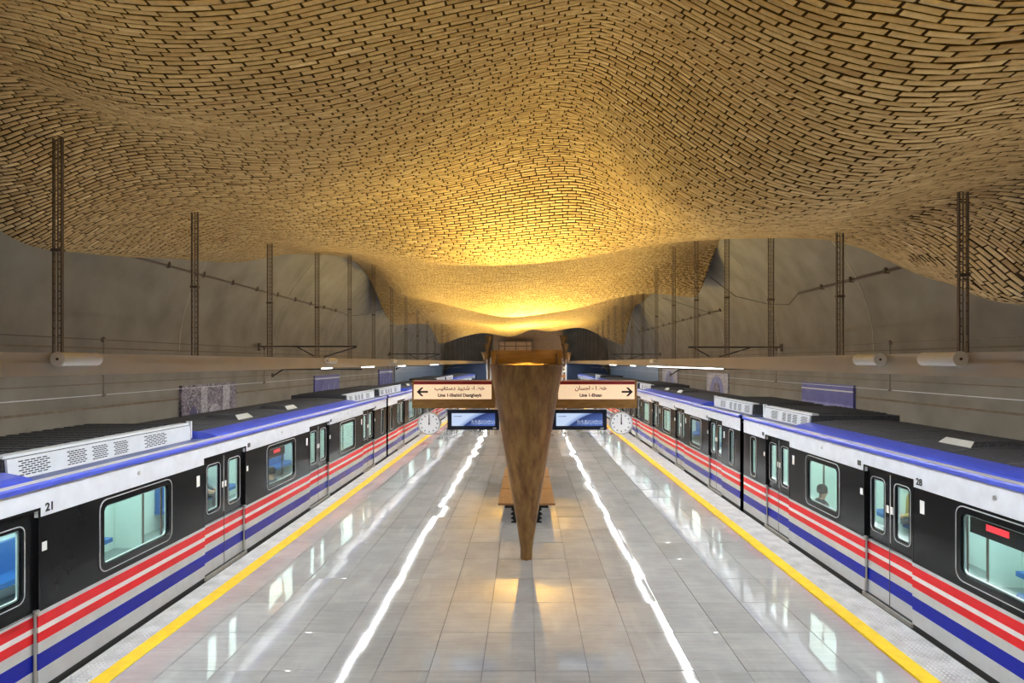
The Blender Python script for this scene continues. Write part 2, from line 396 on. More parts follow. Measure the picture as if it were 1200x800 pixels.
def hermite(xs, ys, xq):
    """smooth C1 interpolation (limited finite-difference tangents), flat ends"""
    xs = np.asarray(xs, float); ys = np.asarray(ys, float)
    dlt = np.diff(ys, axis=0) / np.diff(xs).reshape((-1,) + (1,)*(ys.ndim-1))
    m = np.zeros_like(ys)
    h = np.diff(xs)
    for i in range(1, len(xs)-1):
        m[i] = (dlt[i-1]*h[i] + dlt[i]*h[i-1]) / (h[i]+h[i-1])
    m[0] = dlt[0]*.5; m[-1] = dlt[-1]*.5
    xq = np.clip(xq, xs[0], xs[-1])
    k = np.clip(np.searchsorted(xs, xq, side='right')-1, 0, len(xs)-2)
    hh = h[k]; t = (xq-xs[k])/hh
    sh = (-1,) + (1,)*(ys.ndim-1)
    t = t.reshape(sh); hh = hh.reshape(sh)
    return ys[k]*(1+2*t)*(1-t)**2 + m[k]*hh*t*(1-t)**2 + ys[k+1]*t*t*(3-2*t) + m[k+1]*hh*t*t*(t-1)

S_KEYS = [-7.0, -1.0, 2.4]
base_z = np.interp(XG, [-8.6, -6.5, -4, -2, 0, 1, 2.6, 4.5, 6.5, 8.6], [5.7, 5.8, 5.9, 6.2, 6.5, 6.4, 5.7, 5.45, 5.6, 5.6])
ker = np.ones(15)/15
base_z = np.convolve(np.pad(base_z, 7, mode='edge'), ker, mode='valid')
YK = [np.full_like(XG, s) for s in S_KEYS]
ZK = [base_z*.6 + 2.4, base_z*.8 + 1.2, base_z]
for (yb, gw, pts) in ROWS:
    px = np.array([p[0] for p in pts], float); py = np.array([p[1] for p in pts], float)
    Y = yb*(1 + gw*(np.interp(px, GX, GV)-1))
    X = (px-VX)*Y/F; Z = H + (VY-py)*Y/F
    zz = hermite(X, Z, XG); yy = hermite(X, Y, XG)
    k5 = np.array([1, 2, 3, 2, 1])/9
    zz = np.convolve(np.pad(zz, 2, mode='edge'), k5, mode='valid')
    S_KEYS.append(yb); YK.append(yy); ZK.append(zz)
S_KEYS = np.array(S_KEYS)
SF = np.arange(-6.5, 43.01, .05)
YF = hermite(S_KEYS, np.array(YK), SF)
ZF = hermite(S_KEYS, np.array(ZK), SF)
# soften creases a little along the depth
for A in (ZF, YF):
    P = np.pad(A, ((3, 3), (0, 0)), mode='edge')
    A[:] = sum(P[i:i+len(SF)]*w for i, w in enumerate(np.array([1, 2, 3, 4, 3, 2, 1])/16))

def surf(s, x):
    """surface point(s): s nominal course distance, x metres across -> (x, y, z)"""
    s = np.asarray(s, float); x = np.asarray(x, float)
    i = np.clip((s-SF[0])/.05, 0, len(SF)-1.001); j = np.clip((x-XG[0])/.1, 0, len(XG)-1.001)
    i0 = i.astype(int); j0 = j.astype(int); a = i-i0; b = j-j0
    def g(A): return A[i0, j0]*(1-a)*(1-b) + A[i0+1, j0]*a*(1-b) + A[i0, j0+1]*(1-a)*b + A[i0+1, j0+1]*a*b
    return np.stack([x + 0*s, g(YF), g(ZF)], -1)

def shell_z(x, y):
    j = int(round((x-XG[0])/.1)); j = max(0, min(len(XG)-1, j))
    return float(np.interp(y, YF[:, j], ZF[:, j]))

def edge_left(s): return np.interp(s, [-7, 6, 30, 36, 40, 43], [-7.2, -7.2, -7.2, -6.75, -6.45, -6.2])
def edge_right(s): return np.interp(s, [-7, 6, 30, 43], [7.0, 7.0, 7.0, 6.95])

# mortar bed: a thick skin that follows the surface
T = np.linspace(0, 1, 90); SS = np.arange(-6.5, 43.01, .2)
gs, gt = np.meshgrid(SS, T, indexing='ij')
gx = edge_left(gs)*(1-gt) + edge_right(gs)*gt
low = surf(gs, gx); high = low + np.array([0, 0, .14])
n0, n1 = gs.shape
V = np.concatenate([low.reshape(-1, 3), high.reshape(-1, 3)])
off = n0*n1
idx = np.arange(off).reshape(n0, n1)
q = np.stack([idx[:-1, :-1], idx[:-1, 1:], idx[1:, 1:], idx[1:, :-1]], -1).reshape(-1, 4)
faces = [tuple(f) for f in q[:, ::-1]] + [tuple(f) for f in (q+off)]
for i in range(n0-1):
    a, b = idx[i, 0], idx[i+1, 0]; faces.append((a, b, b+off, a+off))
    a, b = idx[i, -1], idx[i+1, -1]; faces.append((a+off, b+off, b, a))
for j in range(n1-1):
    a, b = idx[0, j], idx[0, j+1]; faces.append((a+off, b+off, b, a))
    a, b = idx[-1, j], idx[-1, j+1]; faces.append((a, b, b+off, a+off))
me = bpy.data.meshes.new('ceiling'); me.from_pydata([tuple(map(float, p)) for p in V], [], [tuple(map(int, f)) for f in faces]); me.materials.append(M['mortar']); me.shade_smooth()
ceiling = tag(link('ceiling', me), 'rippling golden brick shell hung under the concrete vault', 'ceiling', kind='structure')

# courses of bricks
cols_ = np.abs(XG) < 4.5
arc = np.sqrt(np.diff(YF[:, cols_], axis=0)**2 + np.diff(ZF[:, cols_], axis=0)**2).mean(1)
cum = np.concatenate([[0], np.cumsum(arc)])
PITCH, BL = .071, .245
levels = np.interp(np.arange(0, cum[-1], PITCH), cum, SF)
levels = levels[levels > 1.6]
quads = []     # four lower corners of each brick
for k in range(len(levels)-1):
    s0, s1 = levels[k], levels[k+1]; ds = s1-s0; sm = (s0+s1)/2
    xl, xr = float(edge_left(sm)), float(edge_right(sm))
    if sm < 3.6: xl, xr = max(xl, -5.5), min(xr, 5.5)
    xx = np.linspace(xl, xr, 240); P = surf(np.full_like(xx, sm), xx)
    al = np.concatenate([[0], np.cumsum(np.sqrt((np.diff(P[:, [0, 2]], axis=0)**2).sum(1)))])
    st = (BL/2 if k % 2 else 0) + rng.uniform(-.05, .05) + rng.uniform(-.02, .02)
    cuts = np.concatenate([[0], np.arange(BL*.5+st, al[-1], BL), [al[-1]]])
    cuts[1:-1] += rng.uniform(-.012, .012, len(cuts)-2)
    a0, a1 = cuts[:-1]+.0095, cuts[1:]-.0095
    keep = (a1-a0) > .05; a0, a1 = a0[keep], a1[keep]
    x0, x1 = np.interp(a0, al, xx), np.interp(a1, al, xx)
    xm = (x0+x1)/2; e0 = surf(np.full_like(xm, s0), xm); e1 = surf(np.full_like(xm, s1), xm)
    nsub = np.clip(np.round(np.linalg.norm(e1-e0, axis=1)/PITCH), 1, 4).astype(int)   # where the skin stretches, more courses fit in
    for n_ in range(1, 5):
        for q_ in range(n_):
            w_ = nsub == n_
            if not w_.any(): continue
            dd = ds/n_; sa = s0+dd*q_; sb = sa+dd; gl = .15*dd
            sh = (BL/2 if q_ % 2 else 0)
            xa, xb = np.clip(x0[w_]+sh, xl, xr), np.clip(x1[w_]+sh, xl, xr)
            ok = xb-xa > .04; xa, xb = xa[ok], xb[ok]
            j = rng.uniform(-.02, .02, (4, len(xa)))*dd
            quads.append(np.stack([surf(sa+gl+j[0], xa), surf(sa+gl+j[1], xb), surf(sb-gl+j[2], xb), surf(sb-gl+j[3], xa)], 1))
Q = np.concatenate(quads)                       # n,4,3
nrm = np.cross(Q[:, 1]-Q[:, 0], Q[:, 3]-Q[:, 0]); nrm /= np.linalg.norm(nrm, axis=1, keepdims=True)+1e-9
nrm *= np.where(nrm[:, 2:3] > 0, -1, 1)         # towards the platform
nb = len(Q)
thick = (.018 + rng.uniform(-.003, .004, nb))[:, None, None]
cen = Q.mean(1, keepdims=True)
bot = cen + (Q-cen)*np.array(.965) + nrm[:, None]*thick
mid = Q + nrm[:, None]*(thick-.006)
top = Q - nrm[:, None]*.004
tint = np.clip(rng.normal(.56, .16, nb), 0, 1)
BV = np.concatenate([top, mid, bot], 1)         # n,12,3
def brick_faces(flip):
    f = [(8, 9, 10, 11)]
    for a in range(4):
        b = (a+1) % 4
        f += [(a, b, b+4, a+4), (a+4, b+4, b+8, a+8)]
    f.append((3, 2, 1, 0))
    return [x[::-1] for x in f] if flip else f
# the 300 bricks that show largest from the camera
pc = bot; dep = np.maximum(pc[..., 1], .1)
ppx = VX + F*pc[..., 0]/dep; ppy = VY - F*(pc[..., 2]-H)/dep
ar = .5*np.abs((ppx[:, 2]-ppx[:, 0])*(ppy[:, 3]-ppy[:, 1]) - (ppx[:, 3]-ppx[:, 1])*(ppy[:, 2]-ppy[:, 0]))
inv = (ppx.min(1) > 2) & (ppx.max(1) < 1198) & (ppy.min(1) > 2) & (ppy.max(1) < 400) & (pc[..., 1].min(1) > 1)
order = np.argsort(-(ar*inv)); big = set(order[:300].tolist())
flipf = brick_faces(True)
SIDE = [0] + [1, 0]*4 + [0]      # the flanks of each brick are smeared with mortar
def set_tint(me, vals):
    at = me.attributes.new('tint', 'FLOAT', 'FACE'); at.data.foreach_set('value', np.ascontiguousarray(vals, dtype=np.float32))
for i in order[:300]:
    c = cen[i, 0]; me = bpy.data.meshes.new('brick')
    me.from_pydata([tuple(map(float, p-c)) for p in BV[i]], [], flipf); me.materials.append(M['brick']); me.materials.append(M['mortar']); me.polygons.foreach_set('material_index', SIDE)
    set_tint(me, [tint[i]]*len(flipf)); link('brick', me, ceiling, tuple(map(float, c)))
rest = np.array([i for i in range(nb) if i not in big])
ff = np.array([list(f) for f in flipf if len(f) == 4][:-1])   # without the hidden upper face
RV = BV[rest].reshape(-1, 3); RF = (ff[None] + (np.arange(len(rest))*12)[:, None, None]).reshape(-1, 4)
me = bpy.data.meshes.new('brick_field')
me.vertices.add(len(RV)); me.vertices.foreach_set('co', np.ascontiguousarray(RV, dtype=np.float32).ravel())
me.loops.add(RF.size); me.loops.foreach_set('vertex_index', RF.astype(np.int32).ravel())
me.polygons.add(len(RF)); me.polygons.foreach_set('loop_start', np.arange(0, RF.size, 4, dtype=np.int32))
me.update(calc_edges=True); me.materials.append(M['brick']); me.materials.append(M['mortar']); me.polygons.foreach_set('material_index', np.tile(np.array(SIDE[:9], dtype=np.int32), len(rest))); set_tint(me, np.repeat(tint[rest], len(ff)))
tag(link('brick_field', me, ceiling), kind='stuff')

# ================================================================== concrete vault and walls
VA, VB, VZ = 9.2, 6.1, 4.0
Y0, Y1 = -9.0, 68.0
def vault_wall(name, sx, label):
    prof = [(VA, -1.3), (VA, VZ)] + [(VA*math.cos(t), VZ+VB*math.sin(t)) for t in np.linspace(0, math.pi/2, 28)[1:]]
    outer = [(VA+.4, -1.3), (VA+.4, VZ)] + [((VA+.4)*math.cos(t), VZ+(VB+.4)*math.sin(t)) for t in np.linspace(0, math.pi/2, 28)[1:]]
    prof[-1] = (0, VZ+VB); outer[-1] = (0, VZ+VB+.4)
    m = MB(); n = len(prof)
    vs = []
    for y in (Y0, Y1):
        vs += [(sx*a, y, z) for a, z in prof] + [(sx*a, y, z) for a, z in outer]
    fs = []
    for i in range(n-1):
        fs += [(i, i+1, 2*n+i+1, 2*n+i), (n+i, 3*n+i, 3*n+i+1, n+i+1), (i, n+i, n+i+1, i+1), (2*n+i, 2*n+i+1, 3*n+i+1, 3*n+i)]
    fs += [(0, 2*n, 3*n, n), (n-1, 2*n-1, 4*n-1, 3*n-1)]
    m.add(vs, fs)
    w = tag(m.build(name, M['vault'], smooth=.5), label, 'wall', kind='structure')
    for (z0, z1, d) in ((2.70, 2.75, .02), (3.22, 3.24, .012), (3.98, 4.01, .03)):
        MB().box(sx*(VA-d), sx*(VA+.02), Y0, Y1, z0, z1).build('wall_joint', M['joint'], w)
    # shallow formwork joints across the vault
    for y in np.arange(4.0, 62, 6.0):
        j = MB()
        ts = np.linspace(0.0, 1.25, 16)
        for a, b in zip(ts[:-1], ts[1:]):
            p = [(sx*(VA+.01)*math.cos(t), VZ+(VB+.01)*math.sin(t)) for t in (a, b)]
            pi_ = [(sx*(VA-.012)*math.cos(t), VZ+(VB-.012)*math.sin(t)) for t in (a, b)]
            j.add([(p[0][0], y, p[0][1]), (p[1][0], y, p[1][1]), (pi_[1][0], y, pi_[1][1]), (pi_[0][0], y, pi_[0][1]),
                   (p[0][0], y+.03, p[0][1]), (p[1][0], y+.03, p[1][1]), (pi_[1][0], y+.03, pi_[1][1]), (pi_[0][0], y+.03, pi_[0][1])],
                  [(0,1,2,3),(4,7,6,5),(3,2,6,7),(0,4,5,1),(0,3,7,4),(1,5,6,2)])
        j.build('formwork_joint', M['wallc'], w)
    return w
wall_left = vault_wall('wall_left', -1, 'grey concrete wall and vault rising behind the train with the number 21')
wall_right = vault_wall('wall_right', 1, 'grey concrete wall and vault rising behind the train by the Ehsan sign')

def end_wall(name, y, t, label):
    pts = [(VA, -1.3), (VA, VZ)] + [(VA*math.cos(a), VZ+VB*math.sin(a)) for a in np.linspace(0, math.pi, 40)[1:-1]] + [(-VA, VZ), (-VA, -1.3)]
    return tag(MB().prism(pts, lambda u, v, w: (u, w, v), y, y+t).build(name, M['vault']), label, 'wall', kind='structure')
wall_far = end_wall('wall_far', Y1, .4, 'grey end wall closing the vault beyond the staircase')
wall_back = end_wall('wall_back', Y0-.4, .4, 'plain end wall of the vault behind the viewpoint')

# far wall strips with a bluish glow put into their colour; dark navy portals
for n, sx in ((1, -1), (2, 1)):
    MBo = MB().box(sx*(VA-.06), sx*(VA-.005), 42, 65.9, -.9, 3.55)
    tag(MBo.build('trim_%d' % n, M['blueglow']), ('blue glow tinted wall strip beside the far end of the train with the number 21', 'blue glow tinted wall strip beyond the pale mosaic arch mural')[n-1], 'wall glow strip', kind='structure')
    poly = [(4.35, -1.2), (VA-.1, -1.2), (VA-.1, 1.6)] + [(VA-.1-1.9*(1-math.cos(a)), 1.6+1.95*math.sin(a)) for a in np.linspace(.15, math.pi/2, 9)] + [(4.35, 3.55)]
    o = MB().prism(poly, lambda u, v, w: (sx*u, w, v), 66.0, 66.2).build('tunnel_portal', M['navy'])
    tag(o, ('dark navy tunnel portal above the train on the arrow-left side', 'dark navy tunnel portal above the train on the arrow-right side')[n-1], 'tunnel portal', 'tunnel portals', 'structure')

# ================================================================== platform
XPL, XPR = -5.44, 5.38          # platform edges
slab = MB().box(XPL, XPR, Y0, Y1, -1.15, -.03)
floor = tag(slab.build('floor', [M['grout']]), 'polished grey tiled island platform floor between the two trains', 'floor', kind='structure')
tag(MB().box(-VA, XPL, Y0, Y1, -1.5, -1.15).build('floor_track_left', M['ballast']), 'dark trackbed under the train with the number 21', 'trackbed', kind='structure')
tag(MB().box(XPR, VA, Y0, Y1, -1.5, -1.15).build('floor_track_right', M['ballast']), 'dark trackbed under the train by the Ehsan sign', 'trackbed', kind='structure')

TW, TL, TX, TY = .635, 1.03, .103, 7.25
XTL, XTR = -4.83, 4.57          # tiled field between the yellow lines
tile_meshes = []
def tile_mesh(w, l):
    m = MB(); g = .002
    m.add([(-w/2+g, -l/2+g, -.03), (w/2-g, -l/2+g, -.03), (w/2-g, l/2-g, -.03), (-w/2+g, l/2-g, -.03),
           (-w/2+g, -l/2+g, -.003), (w/2-g, -l/2+g, -.003), (w/2-g, l/2-g, -.003), (-w/2+g, l/2-g, -.003),
           (-w/2+g+.003, -l/2+g+.003, 0), (w/2-g-.003, -l/2+g+.003, 0), (w/2-g-.003, l/2-g-.003, 0), (-w/2+g+.003, l/2-g-.003, 0)],
          [(3,2,1,0),(8,9,10,11)] + [(i, (i+1) % 4, 4+(i+1) % 4, 4+i) for i in range(4)] + [(4+i, 4+(i+1) % 4, 8+(i+1) % 4, 8+i) for i in range(4)])
    return m
tiles = []
for i in range(-10, 10):
    x0 = max(TX + i*TW, XTL); x1 = min(TX + (i+1)*TW, XTR)
    if x1-x0 < .08: continue
    for j in range(-4, 58):
        tiles.append(((x0+x1)/2, TY+(j+.5)*TL, x1-x0, TL))
def tile_px(t):
    x, y, w, l = t
    if y-l/2 < 3: return 0
    py = VY + F*H/(y+l/2); px = VX + F*x/y
    if py > 805 or px < -20 or px > 1220: return 0
    return w*l*F*F*H/y**3
tiles.sort(key=tile_px, reverse=True)
cache = {}
far_tiles = MB(); far_t = []
for n, (x, y, w, l) in enumerate(tiles):
    rx, ry = math.radians(random.gauss(0, .16)), math.radians(random.gauss(0, .30)); t = random.random()
    if n < 300:
        key = (round(w, 3), int(t*5))
        if key not in cache:
            m_ = tile_mesh(w, l).mesh('tile', M['tile']); set_tint(m_, [(key[1]+.5)/5]*len(m_.polygons)); cache[key] = m_
        o = link('tile', cache[key], floor, (x, y, 0)); o.rotation_euler = (rx, ry, 0)
    else:
        tm = tile_mesh(w, l); R = Matrix.Translation((x, y, 0)) @ Matrix.Rotation(rx, 4, 'X') @ Matrix.Rotation(ry, 4, 'Y')
        far_tiles.add([R @ Vector(p) for p in tm.v], tm.f); far_t += [t]*len(tm.f)
fm = far_tiles.mesh('tile_field', M['tile'], recalc=False); set_tint(fm, far_t)
tag(link('tile_field', fm, floor), kind='stuff')

# yellow safety lines and steel tactile strips
for n, (a, b, lab) in enumerate(((-5.05, -4.83, 'yellow safety line along the platform edge facing the number 21 train'), (4.57, 4.79, 'yellow safety line along the platform edge facing the Ehsan side train'))):
    tag(MB().box(a, b, Y0+.2, 65.5, -.03, .004).build('trim_%d' % (3+n), M['yellow']), lab, 'safety line', kind='structure')
def tactile(name, xa, xb, label):
    root = tag(MB().box(xa, xb, Y0+.2, 65.5, -.03, -.012).build(name, M['edge']), label, 'tactile strip', kind='structure')
    w = xb-xa
    me = MB().box(-w/2+.004, w/2-.004, -.5+.004, .5-.004, -.012, 0).mesh('tactile_plate', M['pad'])
    for j in range(60): link('tactile_plate', me, root, ((xa+xb)/2, 4.5+j, 0))
    st = MB()
    nx = int(w/.055)
    for jj in range(int(18/.055)):
        y = 5.6 + jj*.055
        for k in range(nx):
            x = xa + .03 + k*(w-.06)/(nx-1) + (.0 if jj % 2 else 0)
            st.add([(x-.018, y, 0), (x, y-.018, 0), (x+.018, y, 0), (x, y+.018, 0), (x, y, .011)], [(0, 1, 4), (1, 2, 4), (2, 3, 4), (3, 0, 4)])
    tag(st.build('tactile_stud', M['pad'], root), kind='stuff')
    return root
tactile('trim_5', XPL+.05, -5.05, 'studded steel strip between yellow line and number 21 train')
tactile('trim_6', 4.79, XPR-.05, 'studded steel strip between yellow line and Ehsan side train')

# ================================================================== edge beams, hanger posts, lamps
def edge_beam(name, sx, inner, led_x, width, label):
    root = empty(name, (sx*inner, 3.0, 3.55)); tag(root, label, 'beam', 'light beams over the platform edges')
    ox, oy, oz = root.location
    def part(n, m, mt): return m.build(n, mt, root)
    b = MB().box(0, sx*width, -4, 62.5, .055, .20); part('beam_body', b, M['beam'])
    part('front_flange', MB().box(-sx*.02, sx*.01, -4, 62.5, .03, .145), M['beam'])
    part('led_strip', MB().box(sx*(led_x-inner)-.038, sx*(led_x-inner)+.038, -3, 62.3, .035, .052), M['led_down'])
    part('led_housing', MB().box(sx*(led_x-inner)-.075, sx*(led_x-inner)+.075, -3, 62.3, .05, .07), M['beam'])
    part('inner_lip', MB().box(0, sx*.03, -4, 62.5, .20, .228), M['beam'])
    part('fill_up_strip', MB().box(sx*.30, sx*.38, -3, 62.3, .201, .207), M['fill_up'])  # fill strip added to brighten the vault and shell
    part('outer_ledge', MB().box(sx*width, sx*(width+.05), -4, 62.5, .05, .228), M['beam'])
    part('track_fill_strip', MB().box(sx*(width+.05), sx*(width+.056), -3, 62.3, .08, .15), M['track_fill'])  # fill strip added to brighten the track wall
    for ya_, yb_ in (((9.2, 9.7), (12.2, 13.2), (16.5, 17.4), (23, 25)) if sx < 0 else ((8.4, 15.2), (17.5, 18.2), (22, 23.5))):
        part('lit_diffuser', MB().box(sx*.0, sx*.06, ya_, yb_, .012, .028), M['diffuser'])
    part('gold_fill_base', MB().box(sx*.10, sx*.22, 10, 40.5, .2, .215), M['beam'])
    A = bpy.data.lights.new('gold_fill_light', 'AREA'); A.shape = 'RECTANGLE'; A.size = .12; A.size_y = 30; A.energy = GOLD_FILL_W; A.color = (1.0, .74, .22); A.spread = math.radians(130)  # golden fill added to brighten the far part of the shell
    ao = bpy.data.objects.new('gold_fill_light', A); COL.objects.link(ao); ao.parent = root; ao.location = (sx*.16, 25.5, .222)
    ao.rotation_euler = (0, math.pi + sx*math.radians(-38), 0)
    return root
edge_beam('light_beam', -1, 4.08, 4.25, 1.25, 'long beige light beam hung over the platform edge of the number 21 train')
edge_beam('light_beam', 1, 3.64, 3.78, 1.50, 'long beige light beam hung over the platform edge of the Ehsan side train')

def hanger_post(x, y, label, detail):
    zt = shell_z(x, y) + .03 if y < 42.5 else vault_z(x) + .02
    zb = 3.765
    root = empty('hanger_post', (x, y, zb)); tag(root, label, 'hanger post', 'steel hanger posts standing on the beams')
    h = zt-zb
    MB().box(-.055, -.040, -.018, .018, .0, h).build('channel', M['galv'], root)
    MB().box(.040, .055, -.018, .018, .0, h).build('channel', M['galv'], root)
    MB().tube((0, .0, .0), (0, .0, h), .009, 6).build('hanger_rod', M['steel'], root)
    MB().box(-.075, .075, -.05, .05, -.0, .012).build('base_plate', M['steel'], root)
    MB().box(-.085, .085, -.05, .05, h-.03, h).build('head_plate', M['steel'], root)
    MB().box(-.062, .062, -.034, .034, h*.47, h*.47+.035).build('splice_clamp', M['galv'], root)
    if detail:
        z = .15; k = MB()
        while z < h-.1:
            k.box(-.04, -.02, -.018, -.014, z, z+.012).box(.02, .04, -.018, -.014, z, z+.012); z += .085
        tag(k.build('lacing', M['galv'], root), kind='stuff')
def vault_z(x): return VZ + VB*math.sqrt(max(0, 1-(x/VA)**2))
ordn = ['first', 'second', 'third', 'fourth', 'fifth', 'sixth', 'seventh', 'eighth', 'ninth', 'tenth', 'eleventh', 'twelfth', 'thirteenth', 'fourteenth', 'fifteenth', 'sixteenth', 'seventeenth', 'eighteenth', 'nineteenth', 'twentieth', 'twenty-first']
for sx, XP, d0, di, where in ((-1, 5.42, 549, .000752, 'number 21 side'), (1, 4.8, 511.5, .000768, 'Ehsan side')):
    for i in range(20):
        hanger_post(sx*XP, F*XP*(1/d0 + i*di), '%s steel lattice hanger post from the camera on the %s beam' % (ordn[i], where), i < 9)

def horn(sx, y, label, length=.46):
    root = empty('sound_projector', (-4.0 if sx < 0 else 3.56, y, 3.725)); tag(root, label, 'loudspeaker', 'sound projectors on the beams')
    MB().tube((0, -length/2, 0), (0, length/2, 0), .058, 20).build('housing', M['white'], root, smooth=.6)
    MB().tube((0, -length/2-.012, 0), (0, -length/2+.0, 0), .064, 20).build('end_cap', M['white'], root, smooth=.6)
    MB().tube((0, -length/2-.016, 0), (0, -length/2-.011, 0), .012, 8).build('centre_screw', M['steel'], root)
    MB().box(sx*.03, sx*.09, -.03, .03, -.02, .03).build('bracket', M['steel'], root)
horn(-1, 5.4, 'white cylindrical loudspeaker beside the first hanger post above the number 21 train')
horn(1, 5.2, 'white cylindrical loudspeaker beside the first hanger post above the Ehsan side train')
horn(1, 6.3, 'slim white lamp tube on the beam beyond the first loudspeaker on the Ehsan side', .40)
horn(-1, 12.4, 'small white loudspeaker on the beam over the second train window, number 21 side')
horn(-1, 18.2, 'small white loudspeaker on the beam far beyond the blue mural, number 21 side')
horn(1, 17.0, 'small white loudspeaker on the beam near the pale mosaic arch, Ehsan side')

# ================================================================== overhead line over the tracks
XW = 6.85
for sx, who in ((-1, 'number 21'), (1, 'Ehsan side')):
    o = MB().path([(sx*XW, y, 4.06) for y in (-3, 20, 45, 65)], .008, 5).build('messenger_wire', M['steel'])
    tag(o, 'upper brown overhead wire running above the %s train' % who, 'wire', 'overhead line wires')
    o = MB().path([(sx*XW, y, 3.17) for y in (-3, 20, 45, 65)], .005, 5).build('contact_wire', M['whitemetal'])
    tag(o, 'thin pale overhead contact wire just above the %s train roof' % who, 'wire', 'overhead line wires')
for i, (sx, y, who) in enumerate(((-1, 9.8, 'near the first loudspeaker above the number 21 train'), (1, 11.4, 'between the first two hanger posts above the Ehsan side train'),
                       (1, 16.6, 'beside the blue mountain mural'), (-1, 15.8, 'above the mosaic mural'), (-1, 30, 'beyond the blue mural, number 21 side'))):
    r = empty('line_dropper', (sx*XW, y, 3.17)); tag(r, 'thin dark dropper rod %s' % who, 'dropper', 'overhead line droppers')
    MB().tube((0, 0, .0), (0, 0, .89), .009, 6).build('rod', M['steel'], r)
    MB().lathe([(.0, -.03), (.035, -.02), (.035, .0), (.012, .03), (.0, .03)], 8).build('lower_clamp', M['steel'], r)
    MB().lathe([(.0, .84), (.03, .85), (.045, .90), (.02, .93), (.0, .94)], 8).build('upper_clamp', M['steel'], r)
for i, (sx, y, who) in enumerate(((-1, 20.5, 'above the blue mural on the number 21 side'), (-1, 40.0, 'near the far end of the number 21 side'), (1, 21.5, 'near the pale mosaic arch mural'), (1, 41.0, 'near the far end of the Ehsan side'))):
    r = empty('catenary_bracket', (sx*XW, y, 3.1)); tag(r, 'black triangular overhead line bracket %s' % who, 'bracket', 'overhead line brackets')
    MB().box(-1.1, 1.1, -.03, .03, 1.10, 1.15).build('upper_bar', M['black'], r)
    MB().tube((1.08, 0, 1.1), (-.0, 0, .78), .022, 6).build('diagonal_strut', M['black'], r)
    MB().tube((-.9, 0, 1.1), (-.35, 0, .80), .022, 6).build('diagonal_strut', M['black'], r)
    MB().box(-1.4, 1.3, -.025, .025, .33, .37).build('lower_bar', M['black'], r)
    MB().tube((-1.4*sx*sx, 0, .35), (-1.75, 0, .12), .025, 6).build('registration_arm', M['black'], r)
    MB().box(-1.78, -1.72, -.03, .03, .08, .22).build('insulator', M['steel'], r)
    MB().box(sx*2.16, sx*2.24, -.06, .06, .98, 1.24).build('wall_bracket', M['steel'], r)
    MB().box(min(0, sx*2.18), max(0, sx*2.18), -.02, .02, 1.105, 1.145).build('wall_arm', M['black'], r)

def tray(sx, x, z, ya, yb, label, tail=None):
    r = empty('cable_tray', (sx*x, ya, z)); tag(r, label, 'cable tray', 'cable trays on the vault')
    MB().tube((0, 0, 0), (0, yb-ya, 0), .03, 6).build('conduit', M['steel'], r)
    MB().tube((sx*.03, 0, .06), (sx*.03, yb-ya, .06), .018, 6).build('conduit', M['galv'], r)
    for k in range(int((yb-ya)/1.6)+1):
        MB().box(-.05, .09 if sx > 0 else .05, k*1.6, k*1.6+.06, -.045, .10).build('clamp', M['steel'], r)
    if tail:
        MB().path([Vector(p)-Vector(r.location) for p in tail], .012, 5).build('loose_cable', M['black'], r)
tray(-1, 8.66, 6.02, 13.0, 28.4, 'dark cable tray running along the vault on the number 21 side',
     [(-8.66, 28.4, 6.02), (-8.5, 29.0, 5.9), (-8.0, 30.5, 6.1), (-7.3, 31.5, 6.6)])
tray(1, 8.70, 5.88, 13.0, 19.4, 'short dark cable tray on the vault behind the second hanger post, Ehsan side',
     [(8.70, 19.4, 5.88), (8.68, 20.0, 5.6), (8.6, 21.5, 5.75), (8.3, 24.0, 6.3), (7.6, 25.0, 7.2)])
tray(1, 8.66, 6.0, 27.0, 47.0, 'long dark cable tray on the vault beyond the shell notch, Ehsan side',
     [(8.66, 27.0, 6.0), (8.5, 28.5, 6.05), (8.2, 31.0, 6.6), (7.4, 33, 7.2)])

# ================================================================== copper torcheres
def torchere(y, label, power):
    root = empty('copper_torchere', (0, y, 0)); tag(root, label, 'torchere', 'copper cone torcheres along the platform')
    prof = [(.113, 0), (.113, .18), (.118, .22), (.20, .75), (.31, 1.4), (.435, 2.15), (.56, 2.9), (.685, 3.60), (.697, 3.64), (.692, 3.655), (.66, 3.655), (.655, 3.60), (.53, 2.95), (.50, 2.93), (.0, 2.93)]
    m = MB(); n = 40; vs = []; fs = []
    m.lathe(prof, n); m.build('cone', M['copper'], root, smooth=.6)
    MB().lathe([(.655, 3.625), (.655, 3.648), (.40, 3.655), (.36, 3.655), (.36, 3.60), (.60, 3.60)], n, closed=True).build('rim_plate', M['copperflat'], root, smooth=.6)
    MB().box(-.012, .012, -.135, -.105, 0, .2).build('foot_seam', M['copper'], root)
    lamp = MB().lathe([(.0, 3.30), (.30, 3.30), (.30, 3.33), (.0, 3.33)], 24).build('lamp_disc', M['torch'], root)
    L = bpy.data.lights.new('torch_light', 'AREA'); L.shape = 'DISK'; L.size = .62; L.energy = TORCH_W*power; L.color = (1.0, .74, .20); L.spread = math.radians(165)
    lo = bpy.data.objects.new('torch_light', L); COL.objects.link(lo); lo.location = (0, 0, 3.62); lo.rotation_euler = (math.pi, 0, 0); lo.parent = root
for y, lab, pw in ((11.4, 'tall brown copper cone torchere standing in front of the two signs', .95), (24.6, 'copper cone torchere hidden behind the one before the signs, beyond the bench', 2.7),
               (37.8, 'far copper cone torchere before the staircase', 2.8), (-1.8, 'unseen copper cone torchere added behind the viewpoint', 2.4)):  # the last one is out of view, added to light the near bricks
    torchere(y, lab, pw)

